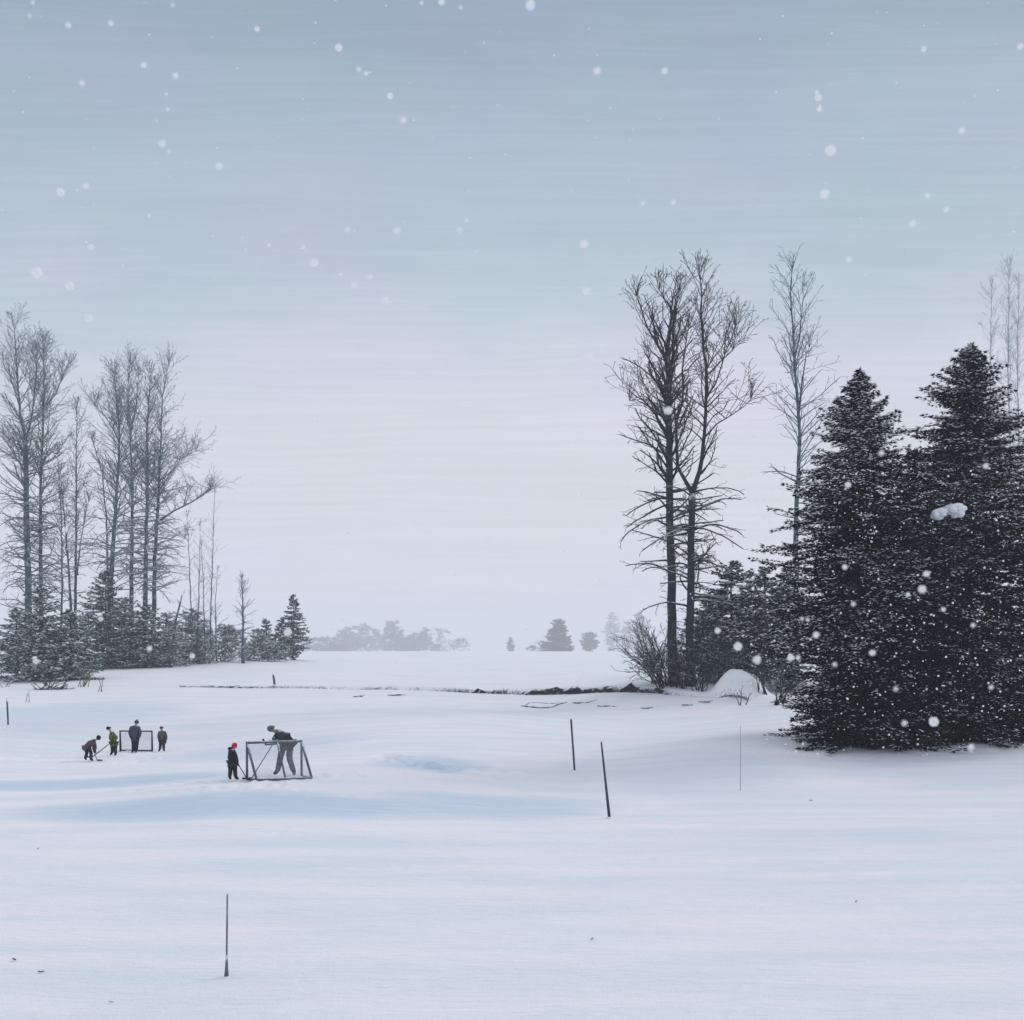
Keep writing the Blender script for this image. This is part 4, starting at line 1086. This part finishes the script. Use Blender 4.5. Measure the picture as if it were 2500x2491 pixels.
M_flake = bpy.data.materials.new('snowflake'); M_flake.use_nodes = True
t = M_flake.node_tree; t.nodes.clear()
o_ = N('ShaderNodeOutputMaterial', t); d_ = N('ShaderNodeBsdfDiffuse', t); r_ = N('ShaderNodeBsdfTranslucent', t); x_ = N('ShaderNodeBsdfTransparent', t)
d_.inputs[0].default_value = (.97, .97, .98, 1); r_.inputs[0].default_value = (.97, .97, .98, 1)
m1 = N('ShaderNodeMixShader', t); m1.inputs[0].default_value = .5; L(d_.outputs[0], m1.inputs[1], t); L(r_.outputs[0], m1.inputs[2], t)
m2 = N('ShaderNodeMixShader', t); m2.inputs[0].default_value = .62; L(x_.outputs[0], m2.inputs[1], t); L(m1.outputs[0], m2.inputs[2], t)
L(m2.outputs[0], o_.inputs[0], t)
FL = [(129,48,6),(209,44,6),(155,157,6),(271,123,6),(485,55,6),(639,90,8),(677,131,5),(691,139,5),(736,181,7),(761,227,7),(306,271,8),(318,286,4),(114,363,9),(162,351,7),(413,314,8),(281,408,4),(171,466,6),(131,539,10),
 (167,600,9),(592,496,10),(656,434,6),(749,436,7),(726,567,8),(867,434,5),(880,416,4),(1102,461,9),(1107,549,9),(1127,134,8),(1254,134,7),(1001,10,11),(833,4,7),(795,6,4),(869,14,4),(1544,184,8),(1546,206,6),
 (1541,174,4),(1567,284,12),(1556,366,10),(1213,384,5),(1270,382,6),(1107,676,13),(1722,422,8),(1785,396,6),(1815,247,7),(1925,88,7),(1743,93,6),(1602,490,7),(1880,528,5),(1261,775,9),(1388,1113,8),
 (1392,1220,10),(1428,1245,9),(1354,1190,7),(1492,1241,8),(1506,1241,5),(1540,1198,7),(1524,1170,4),(1513,1168,4),(1740,1112,9),(1713,1122,5),(1748,1083,7),(1594,1070,6),(1600,915,7),(1663,855,6),
 (1646,1232,7),(1575,1254,5),(1762,1362,11),(1706,1365,6),(1832,1410,7),(1870,1297,5),(543,1193,9),(190,1168,6),(68,1248,7),(282,1224,6),(363,1238,6),(123,1000,5),(70,515,12),(1780,1150,5),(1750,370,6),
 (507,463,4),(572,466,5),(643,518,5),(698,523,6),(668,538,6),(331,143,6),(326,10,4),(56,30,4),(62,5,4),(316,207,4),(314,178,3),(1404,1105,3),(1690,1300,5),(1610,1140,5),(1860,880,6),(1836,1180,5)]
rng = random.Random(8)
V_ = []; F_ = []
ico = [(0, 0, -1), (.72, -.53, -.45), (-.28, -.85, -.45), (-.89, 0, -.45), (-.28, .85, -.45), (.72, .53, -.45), (.28, -.85, .45), (-.72, -.53, .45), (-.72, .53, .45), (.28, .85, .45), (.89, 0, .45), (0, 0, 1)]
icf = [(0, 1, 2), (1, 0, 5), (0, 2, 3), (0, 3, 4), (0, 4, 5), (1, 5, 10), (2, 1, 6), (3, 2, 7), (4, 3, 8), (5, 4, 9), (1, 10, 6), (2, 6, 7), (3, 7, 8), (4, 8, 9), (5, 9, 10), (6, 10, 11), (7, 6, 11), (8, 7, 11), (9, 8, 11), (10, 9, 11)]
# subdivide the icosahedron once
icv = [Vector(p).normalized() for p in ico]; f2 = []; cache = {}
def midp(a, b_):
    k = (min(a, b_), max(a, b_))
    if k not in cache: icv.append(((icv[a] + icv[b_]) / 2).normalized()); cache[k] = len(icv) - 1
    return cache[k]
for a, b_, c in icf:
    ab, bc, ca = midp(a, b_), midp(b_, c), midp(c, a)
    f2 += [(a, ab, ca), (b_, bc, ab), (c, ca, bc), (ab, bc, ca)]
def flake(p, r):
    n0 = len(V_)
    for q in icv: V_.append(tuple(p + q * r * rng.uniform(.9, 1.08)))
    for f in f2: F_.append(tuple(i + n0 for i in f))
for x, y_, r in FL:
    D = rng.uniform(2.0, 3.6)
    flake(pt(x * 1.294, y_ * 1.294, D), r * .84 * 1.294 / F * D)
for k in range(430):      # smaller flakes everywhere
    D = rng.uniform(5, 34); px = rng.uniform(-200, 2700); py = rng.uniform(-150, 1650)
    p = pt(px, py, D)
    if p.z < .6: continue
    flake(p, rng.uniform(1.2, 2.6) / F * D if D < 20 else rng.uniform(1.0, 1.8) / F * D)
for k in range(560):      # flakes seen against the dark spruces
    D = rng.uniform(9, 42); px = rng.uniform(1830, 2560); py = rng.uniform(1150, 1850)
    p = pt(px, py, D)
    if p.z < gz(p.x, p.y) + .3: continue
    flake(p, rng.choice((1.0, 1.2, 1.5, 1.9, 2.6)) / F * D)
fl = mesh_np('falling_snow', V_, F_, M_flake, smooth=True)
tag(fl, 'white snowflakes falling through the air', 'snow', kind='stuff')
